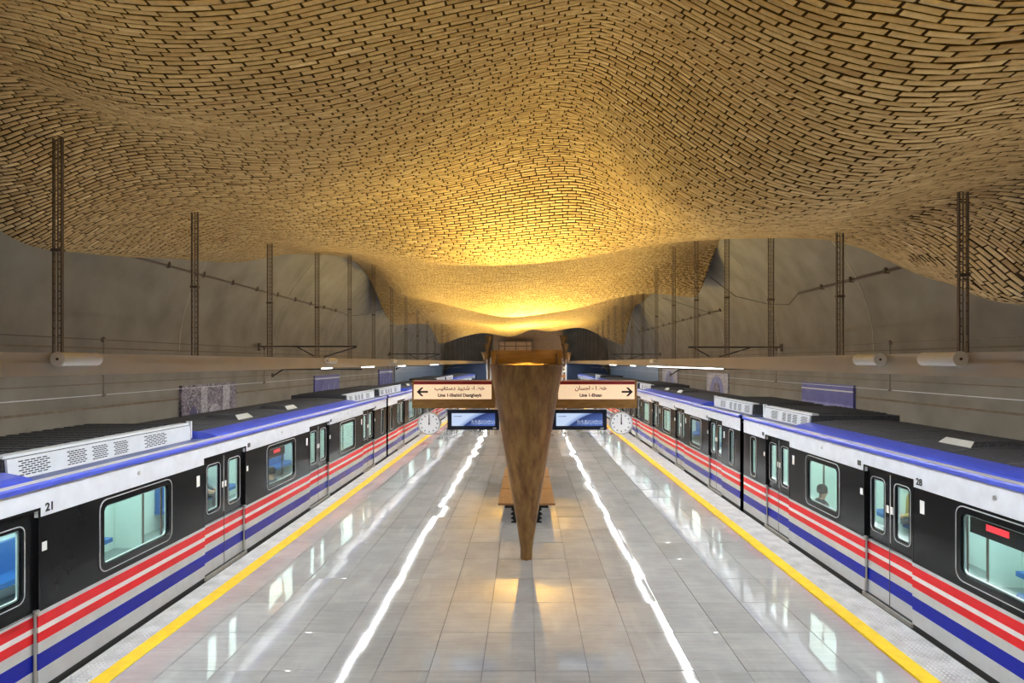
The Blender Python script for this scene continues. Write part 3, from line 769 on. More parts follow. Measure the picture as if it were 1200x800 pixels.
# ================================================================== bench behind the first torchere
def bench(y0, label):
    root = empty('platform_bench', (0, y0, 0)); tag(root, label, 'bench', 'wooden benches along the platform axis')
    for k in range(3):
        MB().box(-.655, .655, k*1.62+.02, (k+1)*1.62-.02, .40, .45).build('seat_panel', M['woodseat'], root)
    for k in range(4):
        MB().box(-.50, .50, k*1.60+.02, k*1.60+.08, .345, .40).build('cross_bar', M['iron'], root)
        for s in (-1, 1):
            pts = [(.0, 0), (.11, 0), (.11, .03), (.05, .05), (.09, .09), (.12, .08), (.10, .13), (.055, .15), (.10, .19), (.13, .19), (.10, .235), (.05, .25), (.09, .29), (.12, .30), (.09, .345), (.0, .345),
                   (-.03, .30), (-.01, .25), (-.05, .20), (-.02, .15), (-.04, .08)]
            MB().prism([(s*(.24+a), b) for a, b in pts], lambda u, v, w: (u, w, v), k*1.60+.02, k*1.60+.08).build('leg', M['iron'], root)
bench(13.9, 'long wooden bench with ornate black iron legs behind the copper cone')
bench(27.0, 'second wooden bench farther along the platform axis')

# ================================================================== signs, screens, clocks
def text_mesh(body, size, align='CENTER', bold=0.0):
    c = bpy.data.curves.new('txt', 'FONT'); c.body = body; c.size = size; c.align_x = align; c.extrude = .002; c.offset = bold; c.resolution_u = 3
    o = bpy.data.objects.new('txt', c); COL.objects.link(o); bpy.context.view_layer.update()
    me = bpy.data.meshes.new_from_object(o.evaluated_get(bpy.context.evaluated_depsgraph_get()))
    bpy.data.objects.remove(o); me.materials.clear(); me.materials.append(M['ink'])
    return me
YS = 12.4
gx_ = lambda px: (px-VX)*YS/F
gz_ = lambda py: H + (VY-py)*YS/F
post = empty('sign_gantry', (0, YS+.12, 0)); tag(post, 'brown steel post and crossbar carrying the signs behind the copper cone', 'sign post')
MB().box(-.05, .05, -.05, .05, 0, 3.05).build('post', M['signbox'], post)
MB().box(gx_(490), gx_(742), -.03, .03, 2.93, 3.01).build('crossbar', M['signbox'], post)
MB().box(-.11, .11, -.11, .11, 0, .02).build('base_plate', M['signbox'], post)

def sign(xa, xb, fa, fb, arrow, farsi, latin, tx, label):
    root = empty('direction_sign', ((xa+xb)/2, YS, gz_(478))); tag(root, label, 'sign', 'hanging direction signs')
    cx, cz = (xa+xb)/2, gz_(478); zt = gz_(445)-cz; zf0, zf1 = gz_(467.3)-cz, gz_(450.3)-cz; zr = gz_(446.6)-cz
    MB().box(xa-cx, xb-cx, -.05, .09, 0, zf0-.004).build('lower_housing', M['signbox'], root)
    MB().box(xa-cx, fa-cx-.004, -.05, .09, zf0-.004, zt).build('end_frame', M['signbox'], root)
    MB().box(fb-cx+.004, xb-cx, -.05, .09, zf0-.004, zt).build('end_frame', M['signbox'], root)
    MB().box(fa-cx-.004, fb-cx+.004, .0, .09, zf0-.004, zt).build('back_housing', M['signbox'], root)
    MB().box(fa-cx, fb-cx, -.058, -.001, zf0, zf1).build('sign_face', M['signface'], root)
    MB().box(fa-cx, fb-cx, -.060, -.001, zf1+.002, zr).build('red_band', M['red'], root)
    MB().box(fa-cx, fb-cx, -.062, -.001, zr, zt).build('top_strip', mat_once('sign_top', (.62, .42, .36), .5), root)
    hmid = (zf0+zf1)/2
    a = MB(); s = -1 if arrow == 'L' else 1
    ax = (gx_(496) if s < 0 else gx_(734))-cx
    a.box(ax-.105, ax+.105, -.0615, -.0575, hmid-.019, hmid+.019)
    tip = ax + s*.115
    for q in (-1, 1):
        a.prism([(tip+s*.01, hmid), (tip-s*.085, hmid+q*.09), (tip-s*.13, hmid+q*.09), (tip-s*.05, hmid)], lambda u, v, w: (u, w, v), -.0615, -.0575)
    a.build('arrow', M['ink'], root)
    for body, size, dz, nm in ((farsi, .118, .04, 'farsi_lettering'), (latin, .09, -.098, 'latin_lettering')):
        t = link(nm, text_mesh(body, size, bold=.0025 if nm[0] == 'f' else .0035), root, (tx-cx, -.0585, hmid+dz)); t.rotation_euler = (math.pi/2, 0, 0)
    MB().box(-.04, .04, .085, .089, zf0-.02, zf0+.10).build('mounting_lug', M['steel'], root)
    return root
def mat_once(n, col, r):
    if n not in MATS: mat(n, col, r, var=.05)
    return MATS[n]
KHAT = '\uFEC2\uFEA7'
EHSAN = '\uFEE5\uFE8E\uFEB4\uFEA3\uFE8D'
SHAHID = '\uFEAA\uFBFF\uFEEC\uFEB7'
DAST = '\uFE90\uFBFF\uFED0\uFE98\uFEB3\uFEA9'
sign(gx_(483.5), gx_(580), gx_(485.5), gx_(576), 'L', DAST + ' ' + SHAHID + ' -\u06F1 ' + KHAT, 'Line 1-Shahid Dastgheyb', gx_(539), 'cream direction sign with red band and black arrow pointing to the number 21 train')
sign(gx_(650.5), gx_(746), gx_(654), gx_(743), 'R', EHSAN + ' - \u06F1 ' + KHAT, 'Line 1-Ehsan', gx_(692), 'cream direction sign reading Line 1-Ehsan with black arrow')

def screen(pa, pb, py0, py1, label):
    xa, xb, z0, z1 = gx_(pa), gx_(pb), gz_(py1), gz_(py0); cx = (xa+xb)/2; w = xb-xa; h = z1-z0
    root = empty('display_screen', (cx, YS+.03, z0)); tag(root, label, 'screen', 'display screens under the signs')
    MB().box(-w/2, w/2, -.03, .06, 0, h).build('casing', M['screenframe'], root)
    b = .085
    MB().box(-w/2+b, w/2-b, -.034, -.0301, b*.95, h-b*.9).build('picture', M['screen'], root)
    MB().box(w/2-.13, w/2-.06, -.033, -.0301, .025, .045).build('maker_plate', M['tsticker'], root)
    t = link('caption', text_mesh('- - - -- -', .05, 'LEFT', .004), root, (-w/2+b+.05, -.0345, h-b*.9-.075)); t.rotation_euler = (math.pi/2, 0, 0)
    for s in (-.3, .3):
        MB().tube((s*w, .02, h), (s*w, .02, gz_(478)-z0), .012, 6).build('hanger', M['steel'], root)
screen(524.5, 585, 479.7, 503.5, 'dark framed blue display under the sign pointing to the number 21 train')
screen(647, 711, 479.7, 503.5, 'dark framed blue display under the Ehsan sign')

def clock(px, py, r, label):
    root = empty('platform_clock', (gx_(px), YS+.02, gz_(py))); tag(root, label, 'clock', 'round white platform clocks')
    def fy(u, v, w): return (u, w, v)
    n = 40; circ = lambda q: [(q*math.cos(2*math.pi*i/n), q*math.sin(2*math.pi*i/n)) for i in range(n)]
    MB().prism(circ(r*.93), fy, -.03, .06).build('dial', M['dial'], root)
    MB().ring(circ(r), circ(r*.9), fy, -.045, .06).build('rim', M['whitemetal'], root)
    for k in range(12):
        a = math.pi/6*k; R = Matrix.Rotation(-a, 4, 'Y')
        b = MB().box(-.009, .009, -.034, -.0301, r*.66, r*.80); b.v = [tuple(R @ Vector(p)) for p in b.v]
        b.build('hour_mark', M['ink'], root)
    MB().box(-.010, .010, -.040, -.037, -r*.12, r*.55).build('hour_hand', M['ink'], root)
    MB().box(-.007, .007, -.044, -.041, -r*.15, r*.80).build('minute_hand', M['ink'], root)
    MB().prism(circ(.016), fy, -.048, -.030).build('hub', M['ink'], root)
    MB().tube((0, .02, r*.95), (0, .02, gz_(478)-gz_(py)-.001), .014, 8).build('hanger', M['steel'], root)
clock(503, 496, .232, 'round white clock hanging under the arrow of the sign pointing to the number 21 train')
clock(728, 495.5, .232, 'round white clock hanging under the arrow of the Ehsan sign')

# ================================================================== murals on the track walls
def mural(sx, ya, yb, z0, z1, kind, label):
    root = empty('wall_mural', (sx*(VA-.05), (ya+yb)/2, z0)); tag(root, label, 'mural', 'murals on the track walls')
    w = (yb-ya)/2; h = z1-z0
    fn = lambda u, v, t: (-sx*t, u, v)
    body = {'mosaic': 'mosaic', 'arch': 'mosaicpale'}.get(kind, 'bluemural')
    MB().prism([(-w, 0), (w, 0), (w, h), (-w, h)], fn, -.04, .03).build('panel', M[body], root)
    arch = lambda c, hw, b, t: [(c-hw, b), (c+hw, b), (c+hw, t-hw*.9)] + [(c+hw*math.cos(a), t-hw*.9+hw*.9*math.sin(a)) for a in np.linspace(.2, math.pi-.2, 9)] + [(c-hw, t-hw*.9)]
    if kind == 'mosaic':
        MB().prism([(-w*.38, .02), (-w*.16, .02), (-w*.16, h*.97), (-w*.38, h*.97)], fn, .03, .045).build('pale_pilaster', M['mosaicpale'], root)
        MB().prism([(w*.42, .02), (w*.70, .02), (w*.70, h*.97), (w*.42, h*.97)], fn, .03, .045).build('pale_pilaster', M['mosaicpale'], root)
        MB().prism(arch(w*.12, w*.24, .02, h*.72), fn, .03, .05).build('painted_arch', M['mosaicpale'], root)
        MB().prism([( -w*.62+.16*math.cos(a), h*.62+.20*math.sin(a)) for a in np.linspace(0, 6.28, 13)[:-1]], fn, .03, .04).build('dark_medallion', M['bluedark'], root)
    elif kind == 'arch':
        MB().prism(arch(0, w*.62, .02, h*.95), fn, .03, .045).build('painted_arch', M['bluepale'], root)
        MB().prism(arch(0, w*.34, .02, h*.80), fn, .045, .06).build('inner_arch', M['mosaic'], root)
    elif kind == 'mountain':
        MB().prism([(-w+.01, .02), (w-.01, .02), (w-.01, h*.72), (-w+.01, h*.72)], fn, .03, .034).build('pale_haze', M['bluepale'], root)
        c = -w*.1
        MB().prism([(c-.75, .03), (c+.85, .03), (c+.55, h*.34), (c+.30, h*.44), (c+.12, h*.56), (c-.06, h*.58), (c-.2, h*.46), (c-.45, h*.36)], fn, .034, .04).build('painted_mountain', M['bluedark'], root)
        for k, q in enumerate((.55, .7, .86)):
            MB().prism([(w*q-.05, .03), (w*q+.05, .03), (w*q+.04, h*(.5+.08*(k == 0))), (w*q, h*(.58+.1*(k == 0))), (w*q-.04, h*.5)], fn, .034, .04).build('painted_tower', M['bluedark'], root)
        MB().prism([(-w, h*.90), (w, h*.90), (w, h*.92), (-w, h*.92)], fn, .03, .036).build('white_line', M['whitemetal'], root)
    else:
        for q in (-.45, .05, .5):
            MB().prism([(q*w-.09, .03), (q*w+.09, .03), (q*w+.05, h*.75), (q*w, h*.9), (q*w-.05, h*.75)], fn, .03, .038).build('painted_flame', M['bluepale'], root)
        MB().prism([(-w, h*.92), (w, h*.92), (w, h*.94), (-w, h*.94)], fn, .03, .036).build('white_line', M['whitemetal'], root)
mural(-1, 16.0, 19.0, 1.0, 3.07, 'mosaic', 'dark violet mosaic mural with arches above the number 21 train roof')
mural(-1, 26.1, 29.5, 1.0, 3.10, 'flames', 'blue mural with pale flame shapes on the wall above the number 21 train')
mural(-1, 37.5, 41.2, 1.0, 3.22, 'flames', 'distant blue mural at the start of the blue glow strip, number 21 side')
mural(1, 16.9, 20.05, 1.0, 3.04, 'mountain', 'violet blue mural with a dark mountain above the Ehsan side train')
mural(1, 27.4, 30.6, 1.0, 3.16, 'arch', 'pale mosaic mural with a pointed arch above the Ehsan side train')
mural(1, 36.6, 40.6, 1.0, 3.25, 'arch', 'distant grey mosaic mural beyond the pointed arch, Ehsan side')

# ================================================================== far end: staircase, copper landing, funnel columns
st = empty('staircase', (0, 44, 0)); tag(st, 'stone staircase rising to the copper landing at the far end', 'staircase')
for k in range(20):
    MB().box(-2.4, 2.4, k*.3, 6.1, k*.18, (k+1)*.18).build('step', M['travertine'], st)
for s in (-1, 1):
    MB().prism([(0, 0), (6.1, 0), (6.1, 4.4), (0, .9)], lambda u, v, t: (t, u, v), s*2.42, s*2.52).build('side_wall', M['travertine'], st)
ld = empty('copper_landing', (0, 50.2, 0)); tag(ld, 'copper clad landing parapet behind the torchere rim', 'landing')
MB().box(-2.95, 3.0, 0, 9.5, 3.25, 3.62).build('landing_slab', M['travertine'], ld)
MB().box(-2.95, .55, -.06, .08, 3.55, 4.66).build('parapet_panel', M['copperflat'], ld)
MB().box(.57, 3.0, -.06, .08, 3.55, 4.70).build('parapet_panel', M['copperflat'], ld)
for z in (3.9, 4.25):
    MB().box(-2.95, 3.0, -.07, -.05, z, z+.02).build('parapet_seam', M['copper'], ld)
for s in (-1, 1): MB().box(s*2.6-.3, s*2.6+.3, 1, 9.5, 0, 3.25).build('support_wall', M['travertine'], ld)
bw = empty('travertine_wall', (0, 59.8, 0)); tag(bw, 'travertine panelled back wall above the copper landing', 'wall', kind='structure')
MB().box(-3.3, 3.6, .06, .4, 0, 8.2).build('backing', M['grout'], bw)
xs = [-3.3, -2.2, -1.1, 0, .62, 1.7, 2.6, 3.6]
for a, b in zip(xs[:-1], xs[1:]):
    for z in (3.6, 5.9): MB().box(a+.015, b-.015, 0, .06, z+.01, z+2.28).build('panel', M['travertine'], bw)
L_ = bpy.data.lights.new('landing_fill', 'AREA'); L_.shape = 'RECTANGLE'; L_.size = 4.0; L_.size_y = .2; L_.energy = 80; L_.color = (1, .70, .42)  # hidden fill light added to brighten the travertine wall
lo_ = bpy.data.objects.new('landing_fill', L_); COL.objects.link(lo_); lo_.parent = ld; lo_.location = (0, 1.2, 4.45); lo_.rotation_euler = (math.radians(125), 0, 0)
MB().box(-2.1, 2.1, 1.0, 1.3, 3.62, 4.40).build('landing_fill_box', M['copperflat'], ld)  # box added beneath the hidden fill light
cab = empty('copper_kiosk', (-1.05, 57.5, 3.62)); tag(cab, 'low brown kiosk with dark mullions on the landing', 'kiosk')
MB().box(-1.6, 1.6, 0, 1.5, 0, 2.05).build('body', M['travertine'], cab)
for x in (-1.6, -1.05, .0, 1.02, 1.52): MB().box(x, x+.07, -.03, 0, 0, 2.05).build('mullion', M['steel'], cab)
for z in (1.55, 1.98): MB().box(-1.6, 1.6, -.04, 0, z, z+.07).build('rail', M['steel'], cab)
for s, who in ((-1, 'on the arrow-left side of the landing'), (1, 'on the arrow-right side of the landing')):
    c = empty('funnel_column', (s*3.05, 49.6, 0)); tag(c, 'dark column of stacked copper funnels %s' % who, 'column', 'funnel columns beside the landing')
    for k, (z0, z1, dx, r) in enumerate(((5.0, 5.85, 0, .34), (4.35, 5.2, .14, .36), (3.6, 4.5, .26, .40))):
        MB().lathe([(.10, z0), (r, z1-.04), (r, z1), (0, z1)], 20, c=(s*dx, 0, 0)).build('funnel', M['copper'], c, smooth=.6)
    MB().tube((s*.13, 0, 0), (s*.13, 0, 5.1), .09, 12).build('stem', M['copper'], c)
    r = empty('stair_rail', (s*2.75, 46.5, 0)); tag(r, 'white stair rail posts %s' % who, 'handrail', 'white rails beside the staircase')
    for k in range(2): MB().box(s*k*.32-.05, s*k*.32+.05, k*.5, k*.5+.08, 0, 4.0-k*.1).build('rail_post', M['whitemetal'], r)
    MB().box(-.05, s*.32+.05, .0, .58, 2.0, 2.06).build('rail_bar', M['whitemetal'], r)
a = empty('arrow_board', (2.75, 45.6, 0)); tag(a, 'small white square board with black arrow beside the torchere rim', 'sign')
MB().box(-.03, .03, .03, .09, 0, 3.3).build('post', M['whitemetal'], a)
MB().box(-.22, .22, -.02, .03, 2.92, 3.35).build('board', mat_once('arrow_board_white', (.85, .84, .80), .5), a)
k = MB().box(-.13, .08, -.026, -.0201, 3.115, 3.155)
k.prism([(.15, 3.135), (.02, 3.25), (.02, 3.19), (.07, 3.135), (.02, 3.08), (.02, 3.02)], lambda u, v, t: (u, t, v), -.026, -.0201)
k.build('arrow', M['ink'], a)
MB().box(-.2, .2, -.02, .03, 2.55, 2.72).build('orange_plate', mat_once('orange_plate', (.55, .22, .05), .5), a)

# ================================================================== trains
def livery(name, black_top):
    m = M['livery'].copy(); m.name = name
    for n in m.node_tree.nodes:
        if n.type == 'VALTORGB':
            n.color_ramp.elements[-1].position = (black_top+1)/4
    return m
M['livery_door'] = livery('train_door_livery', 2.06)
CW = 2.72           # car width

def cut_plate(m, fn, us, vs, holes, t0, t1):
    """flat plate made of cells, leaving holes (u0,u1,v0,v1) open"""
    us = sorted(set(us + [h[i] for h in holes for i in (0, 1)])); vs = sorted(set(vs + [h[i] for h in holes for i in (2, 3)]))
    filled = {}
    for i in range(len(us)-1):
        for j in range(len(vs)-1):
            cu, cv = (us[i]+us[i+1])/2, (vs[j]+vs[j+1])/2
            filled[i, j] = not any(h[0] < cu < h[1] and h[2] < cv < h[3] for h in holes)
    for (i, j), f in filled.items():
        if not f: continue
        u0, u1, v0, v1 = us[i], us[i+1], vs[j], vs[j+1]
        c = [(u0, v0), (u1, v0), (u1, v1), (u0, v1)]
        m.add([fn(u, v, t0) for u, v in c], [(0, 1, 2, 3)]); m.add([fn(u, v, t1) for u, v in c], [(3, 2, 1, 0)])
        for (di, dj, a, b) in ((-1, 0, 3, 0), (1, 0, 1, 2), (0, -1, 0, 1), (0, 1, 2, 3)):
            if not filled.get((i+di, j+dj), False):
                m.add([fn(*c[a], t0), fn(*c[b], t0), fn(*c[b], t1), fn(*c[a], t1)], [(0, 1, 2, 3)])
    return m

def window_unit(parent, name, fn, u0, u1, v0, v1, w=.075, r=.12, proud=-.008, outline=True, gl=.02):
    """frame ring, pale gasket outline and glass"""
    fr = MB().ring(rrect(u0, u1, v0, v1, r), rrect(u0+w, u1-w, v0+w, v1-w, max(.03, r-.04)), fn, proud, .045).build(name, M['tblack'], parent)
    if outline:
        MB().ring(rrect(u0-.012, u1+.012, v0-.012, v1+.012, r+.01), rrect(u0, u1, v0, v1, r), fn, proud-.002, .003).build('gasket', M['tgasket'], fr)
    MB().ring(rrect(u0+w, u1-w, v0+w, v1-w, max(.03, r-.04)), rrect(u0+w+.022, u1-w-.022, v0+w+.022, v1-w-.022, max(.025, r-.06)), fn, .03, .05).build('inner_trim', M['tgasket'], fr)
    MB().prism(rrect(u0+w*.7, u1-w*.7, v0+w*.7, v1-w*.7, max(.04, r-.03)), fn, gl, gl+.006).build('pane', M['glass'], fr)
    return fr

def roof_section(fn, ya, yb, mats):
    """curved roof between two wells; fn(a, y, z)"""
    half = [(0.0, 2.335), (.0, 2.37), (.05, 2.40), (.15, 2.43), (.27, 2.452), (.36, 2.466)]
    dark = [(.36, 2.466), (.6, 2.492), (.9, 2.512), (1.36, 2.522)]
    mir = lambda L: [(CW-a, z) for a, z in L[::-1]]
    b = MB(); d = MB()
    for prof, m in ((half, b), (dark + mir(dark)[1:], d), (mir(half), b)):
        for (a0, z0), (a1, z1) in zip(prof[:-1], prof[1:]):
            m.add([fn(a0, ya, z0), fn(a1, ya, z1), fn(a1, yb, z1), fn(a0, yb, z0)], [(0, 1, 2, 3)])
    full = half + dark[1:] + mir(dark)[1:] + mir(half)[1:]
    for y in (ya, yb):
        b.add([fn(a, y, z) for a, z in full], [tuple(range(len(full)))])
    return b, d

def make_car(sx, x0, ya, yb, doors, dw, wins, ww, smallwins, wells, hatches, label, group, number=None, displays=(), detail=True):
    L = yb-ya
    root = empty('metro_car', (sx*x0, ya, 0)); tag(root, label, 'train car', group)
    fn = lambda y, z, t: (sx*t, y, z)          # plate coordinates: along, up, depth into the car
    fa = lambda a, y, z: (sx*a, y, z)
    D = [(c-ya) for c in doors]; W = [(c-ya) for c in wins]; SW = [(c-ya) for c in smallwins]
    holes = [(c-dw, c+dw, .03, 2.03) for c in D] + [(c-ww+.045, c+ww-.045, 1.03, 1.86) for c in W] + [(c-.13, c+.13, 1.03, 1.86) for c in SW]
    cut_plate(MB(), fn, [0, L], [-.35, 2.28], holes, 0, .05).build('body_side', M['livery'], root)
    # far side, floor, ceiling, ends, underframe
    fs = MB(); fs.box(sx*(CW-.05), sx*CW, 0, L, -.35, 2.34); fs.build('far_side', M['tmint'], root)
    MB().box(sx*.05, sx*(CW-.05), 0, L, -.12, .02).build('saloon_floor', M['tfloor'], root)
    MB().box(sx*.05, sx*(CW-.05), 0, L, 2.16, 2.20).build('saloon_ceiling', M['tmint'], root)
    for y, yi in ((0, .04), (L-.04, L-.065)):
        ew = MB().box(sx*.002, sx*(CW-.002), y, y+.04, -.35, 2.33).build('end_wall', M['tblack'], root)
        MB().box(sx*.052, sx*(CW-.052), yi, yi+.025, .02, 2.16).build('end_lining', M['tmint'], ew)
    MB().box(sx*.15, sx*(CW-.15), .3, L-.3, -.95, -.35).build('underframe', M['edge'], root)
    for y in (1.6, 3.6, L-3.6, L-1.6):
        for a in (.55, CW-.55):
            MB().tube(fa(a-.06, y, -.73), fa(a+.06, y, -.73), .42, 20).build('wheel', M['tsteel'], root, smooth=.6)
    # gutter along the roof edge
    g = MB()
    prof = [(-.035, 2.28), (-.04, 2.33), (-.03, 2.355), (.0, 2.37), (.05, 2.37), (.05, 2.28)]
    g.prism(prof, lambda a, z, y: fa(a, y, z), 0, L); gt = g.build('roof_gutter', M['tblue'], root)
    MB().prism([(-.032, 2.356), (-.002, 2.372), (.012, 2.379), (.012, 2.366)], lambda a, z, y: fa(a, y, z), 0, L).build('gutter_glint', M['tgasket'], gt)  # pale strip drawn as the highlight running along the gutter
    MB().box(sx*.05, sx*(CW-.02), 0, L, 2.30, 2.335).build('roof_deck', M['tledge'], root)
    # roof sections and air conditioning wells
    edges = [0] + [v-ya for w in wells for v in w] + [L]
    for a, b in zip(edges[0::2], edges[1::2]):
        if b-a < .3: continue
        bl, dk = roof_section(fa, a, b, None)
        ro = bl.build('roof_shell', M['tblue'], root, smooth=.4)
        dk.build('roof_mat', M['troof'], ro, smooth=.4)
        y = a+.8
        while y < b-.5 and detail:
            MB().prism([(.36, 2.468), (.9, 2.516), (1.36, 2.526), (1.82, 2.516), (1.82, 2.526), (1.36, 2.536), (.9, 2.526), (.36, 2.478)], lambda a_, z, t: fa(a_, t, z), y, y+.03).build('roof_rib', mat_once('roof_rib', (.11, .11, .115), .7), ro)
            y += 1.05
    for (wa, wb) in wells:
        a, b = wa-ya, wb-ya; n = b-a
        u = MB().box(sx*.46, sx*(CW-.46), a+.1, b-.1, 2.335, 2.60).build('cooling_unit', M['troof'], root)
        MB().prism([(.40, 2.34), (.43, 2.34), (.45, 2.585), (.42, 2.585)], lambda q, z, t: fa(q, t, z), a+.12, b-.15).build('side_panel', M['whitemetal'], u)
        MB().box(sx*.45, sx*.60, a+.10, b-.12, 2.595, 2.63).build('top_flange', M['whitemetal'], u)
        MB().box(sx*.41, sx*.50, b-.13, b-.09, 2.36, 2.66).build('corner_bracket', M['whitemetal'], u)
        for q0, q1 in ((.04, .17), (.24, .335), (.36, .445), (.475, .56), (.66, .82)):
            gm = MB(); rows = 7; cols = 5
            for r_ in range(rows):
                z = 2.375 + r_*.027; tq = .40 + .02*(z-2.34)/.245
                for c_ in range(cols):
                    y = a + .12 + (n-.27)*(q0 + (q1-q0)*(c_ + (.5 if r_ % 2 else 0))/(cols+.5))
                    wd = (n-.27)*(q1-q0)/(cols+.5)*.72
                    gm.box(sx*(tq-.004), sx*(tq+.01), y, y+wd, z, z+.013)
            gm.build('vent_grille', M['black'], u)
        y = a+.3; k_ = 0
        while y < b-.3 and detail:
            MB().box(sx*.66, sx*(CW-.62), y, y+.10, 2.60, 2.635).build('louvre', M['troof'], u); y += .22
    for (hy, hx) in hatches:
        h = empty('roof_hatch', (0, hy-ya, 0), root)
        zt = 2.50
        MB().add([fa(hx, -.34, zt-.01), fa(hx, .34, zt-.01), fa(hx+.75, .34, zt+.02), fa(hx+.75, -.34, zt+.02), fa(hx+.10, -.28, zt+.085), fa(hx+.10, .28, zt+.085), fa(hx+.65, .28, zt+.09), fa(hx+.65, -.28, zt+.09)],
                 [(0, 1, 2, 3), (4, 7, 6, 5), (1, 2, 6, 5), (2, 3, 7, 6), (3, 0, 4, 7)]).build('hatch_body', M['troof'], h)
        MB().add([fa(hx-.004, -.34, zt-.01), fa(hx-.004, .34, zt-.01), fa(hx+.096, .28, zt+.085), fa(hx+.096, -.28, zt+.085), fa(hx+.01, -.34, zt-.012), fa(hx+.01, .34, zt-.012), fa(hx+.11, .28, zt+.08), fa(hx+.11, -.28, zt+.08)],
                 [(0, 1, 2, 3), (4, 7, 6, 5), (0, 4, 5, 1), (3, 2, 6, 7), (0, 3, 7, 4), (1, 5, 6, 2)]).build('hatch_front', mat_once('hatch_metal', (.42, .41, .37), .5), h)
    # windows
    for c in W: window_unit(root, 'window', fn, c-ww, c+ww, .985, 1.905)
    for c in SW: window_unit(root, 'window', fn, c-.17, c+.17, .985, 1.905, w=.06, r=.09)
    for (c, dz) in displays:
        d = MB().box(sx*.07, sx*.12, c-ya-.44, c-ya+.44, 1.60, 1.85).build('destination_display', M['tblack'], root)
        MB().box(sx*.064, sx*.071, c-ya-.17, c-ya+.17, 1.69, 1.765).build('lit_panel', M['tled_red'], d)
    # doors
    for c in D:
        door = empty('door', (0, c, 0), root)
        for s in (-1, 1):
            u0, u1 = (-dw, -.006) if s < 0 else (.006, dw)
            i0 = .16 if s < 0 else .13; i1 = .13 if s < 0 else .16
            wu0, wu1 = u0+dw*.19, u1-dw*.19
            lf = cut_plate(MB(), fn, [u0, u1], [.035, 2.03], [(wu0+.02, wu1-.02, 1.09, 1.87)], .045, .075).build('door_leaf', M['livery_door'], door)
            window_unit(door, 'door_window', lambda y, z, t: fn(y, z, t+.045), wu0, wu1, 1.06, 1.90, w=.03, r=.08, proud=-.004, outline=True, gl=.01)
            if detail: MB().box(sx*.040, sx*.044, s*(.05)-.03, s*.05+.03, 1.42, 1.53).build('sticker', M['tsticker'], door)
        MB().box(sx*.040, sx*.080, -.006, .006, .035, 2.03).build('rubber_seam', M['black'], door)
        MB().box(sx*.041, sx*.046, -.022, -.008, .98, 2.0).build('seam_glint', M['tgasket'], door)  # pale strip drawn as light reflected off the rubber edge
        MB().box(sx*-.028, sx*.05, -dw-.02, dw+.02, -.03, .028).build('sill', M['tsill'], door)
        MB().tube(fa(.018, dw-.022, .05), fa(.018, dw-.022, .88), .016, 8).build('grab_post', M['tsteel'], door)
        MB().lathe([(0, -.03), (.03, -.02), (.035, .0), (.03, .02), (0, .03)], 10, c=fa(.006, dw-.022, .90)).build('post_knob', M['tsteel'], door)
        MB().ring([(-dw-.03, .9), (dw+.03, .9), (dw+.03, 2.06), (-dw-.03, 2.06)], [(-dw, .9+.001), (dw, .9+.001), (dw, 2.03), (-dw, 2.03)], fn, -.004, .01).build('door_surround', M['tblack'], door)
    if detail:
        for c in D:
            MB().box(sx*-.004, sx*.001, c-dw-.26, c-dw-.17, 1.62, 1.80).build('notice_sticker', M['tsticker'], root)
            MB().box(sx*-.004, sx*.001, c+dw+.05, c+dw+.12, 1.56, 1.66).build('notice_sticker', M['tsticker'], root)
            if not (number and sx < 0 and c == D[1]): MB().box(sx*-.012, sx*.001, c+dw+.10, c+dw+.19, 2.02, 2.10).build('number_plate', M['edge'], root)  # small dark box standing for a number plate
        for c in W:
            MB().lathe([(0, 0), (.03, .0), (.03, .012), (0, .012)], 10).build('bolt_cover', M['tsteel'], root, loc=(-sx*.0, c, 2.13)).rotation_euler = (0, -sx*math.pi/2, 0)
    if number:
        t = link('car_number', text_mesh(number, .13, bold=.004), root, (-sx*.003, D[1 if sx < 0 else 2]+dw*(1.22 if sx < 0 else -1.25), 2.0))
        t.rotation_euler = (math.pi/2, 0, math.pi/2 if sx < 0 else -math.pi/2)
    # saloon: seats, poles, light strips
    for a, b in zip(D[:-1], D[1:]):
        FO = 1.2      # the seats on the track side stand a little farther on
        for far in (True, False):
            xs0, xs1 = (CW-.50, CW-.06) if far else (.06, .50)
            y0, y1 = (a+dw+.25+FO, min(b-dw-.25+FO, L-.3)) if far else (a+dw+.25, b-dw-.25)
            seat = MB().box(sx*xs0, sx*xs1, y0, y1, .36, .44).build('seat_bench', M['tseat'], root)
            bx = (CW-.14, CW-.06) if far else (.06, .12)
            zt = .92 if far else .88
            ns = max(2, int((y1-y0)/.5))
            for q in range(ns):
                MB().box(sx*bx[0], sx*bx[1], y0+q*(y1-y0)/ns+.015, y0+(q+1)*(y1-y0)/ns-.015, .44, zt).build('seat_back', M['tseat'], seat)
        y0, y1 = a+dw+.25, b-dw-.25
        for y in (y0-.08, y1+.04):
            MB().box(sx*(CW-.58), sx*(CW-.06), y, y+.04, .02, 1.55).build('draught_screen', M['tmint'], root)
            MB().box(sx*.06, sx*.30, y, y+.03, .02, 1.0).build('draught_screen', M['tmint'], root)
            MB().tube(fa(.62, y, .02), fa(.62, y, 2.16), .018, 8).build('pole', M['steel'], root)
            MB().tube(fa(CW-.62, y, .02), fa(CW-.62, y, 2.16), .018, 8).build('pole', M['steel'], root)
        MB().tube(fa(CW-.62, y0, 1.90), fa(CW-.62, y1, 1.90), .016, 8).build('hand_rail', M['steel'], root)
        for q in range(4):
            y = y0 + (q+.5)*(y1-y0)/4
            MB().prism([(-.02, 0), (.02, 0), (.055, -.22), (.03, -.27), (-.03, -.27), (-.055, -.22)], lambda u, v, t: fa(CW-.62+t, y+u, 1.89+v), -.012, .012).build('strap_handle', M['black'], root)
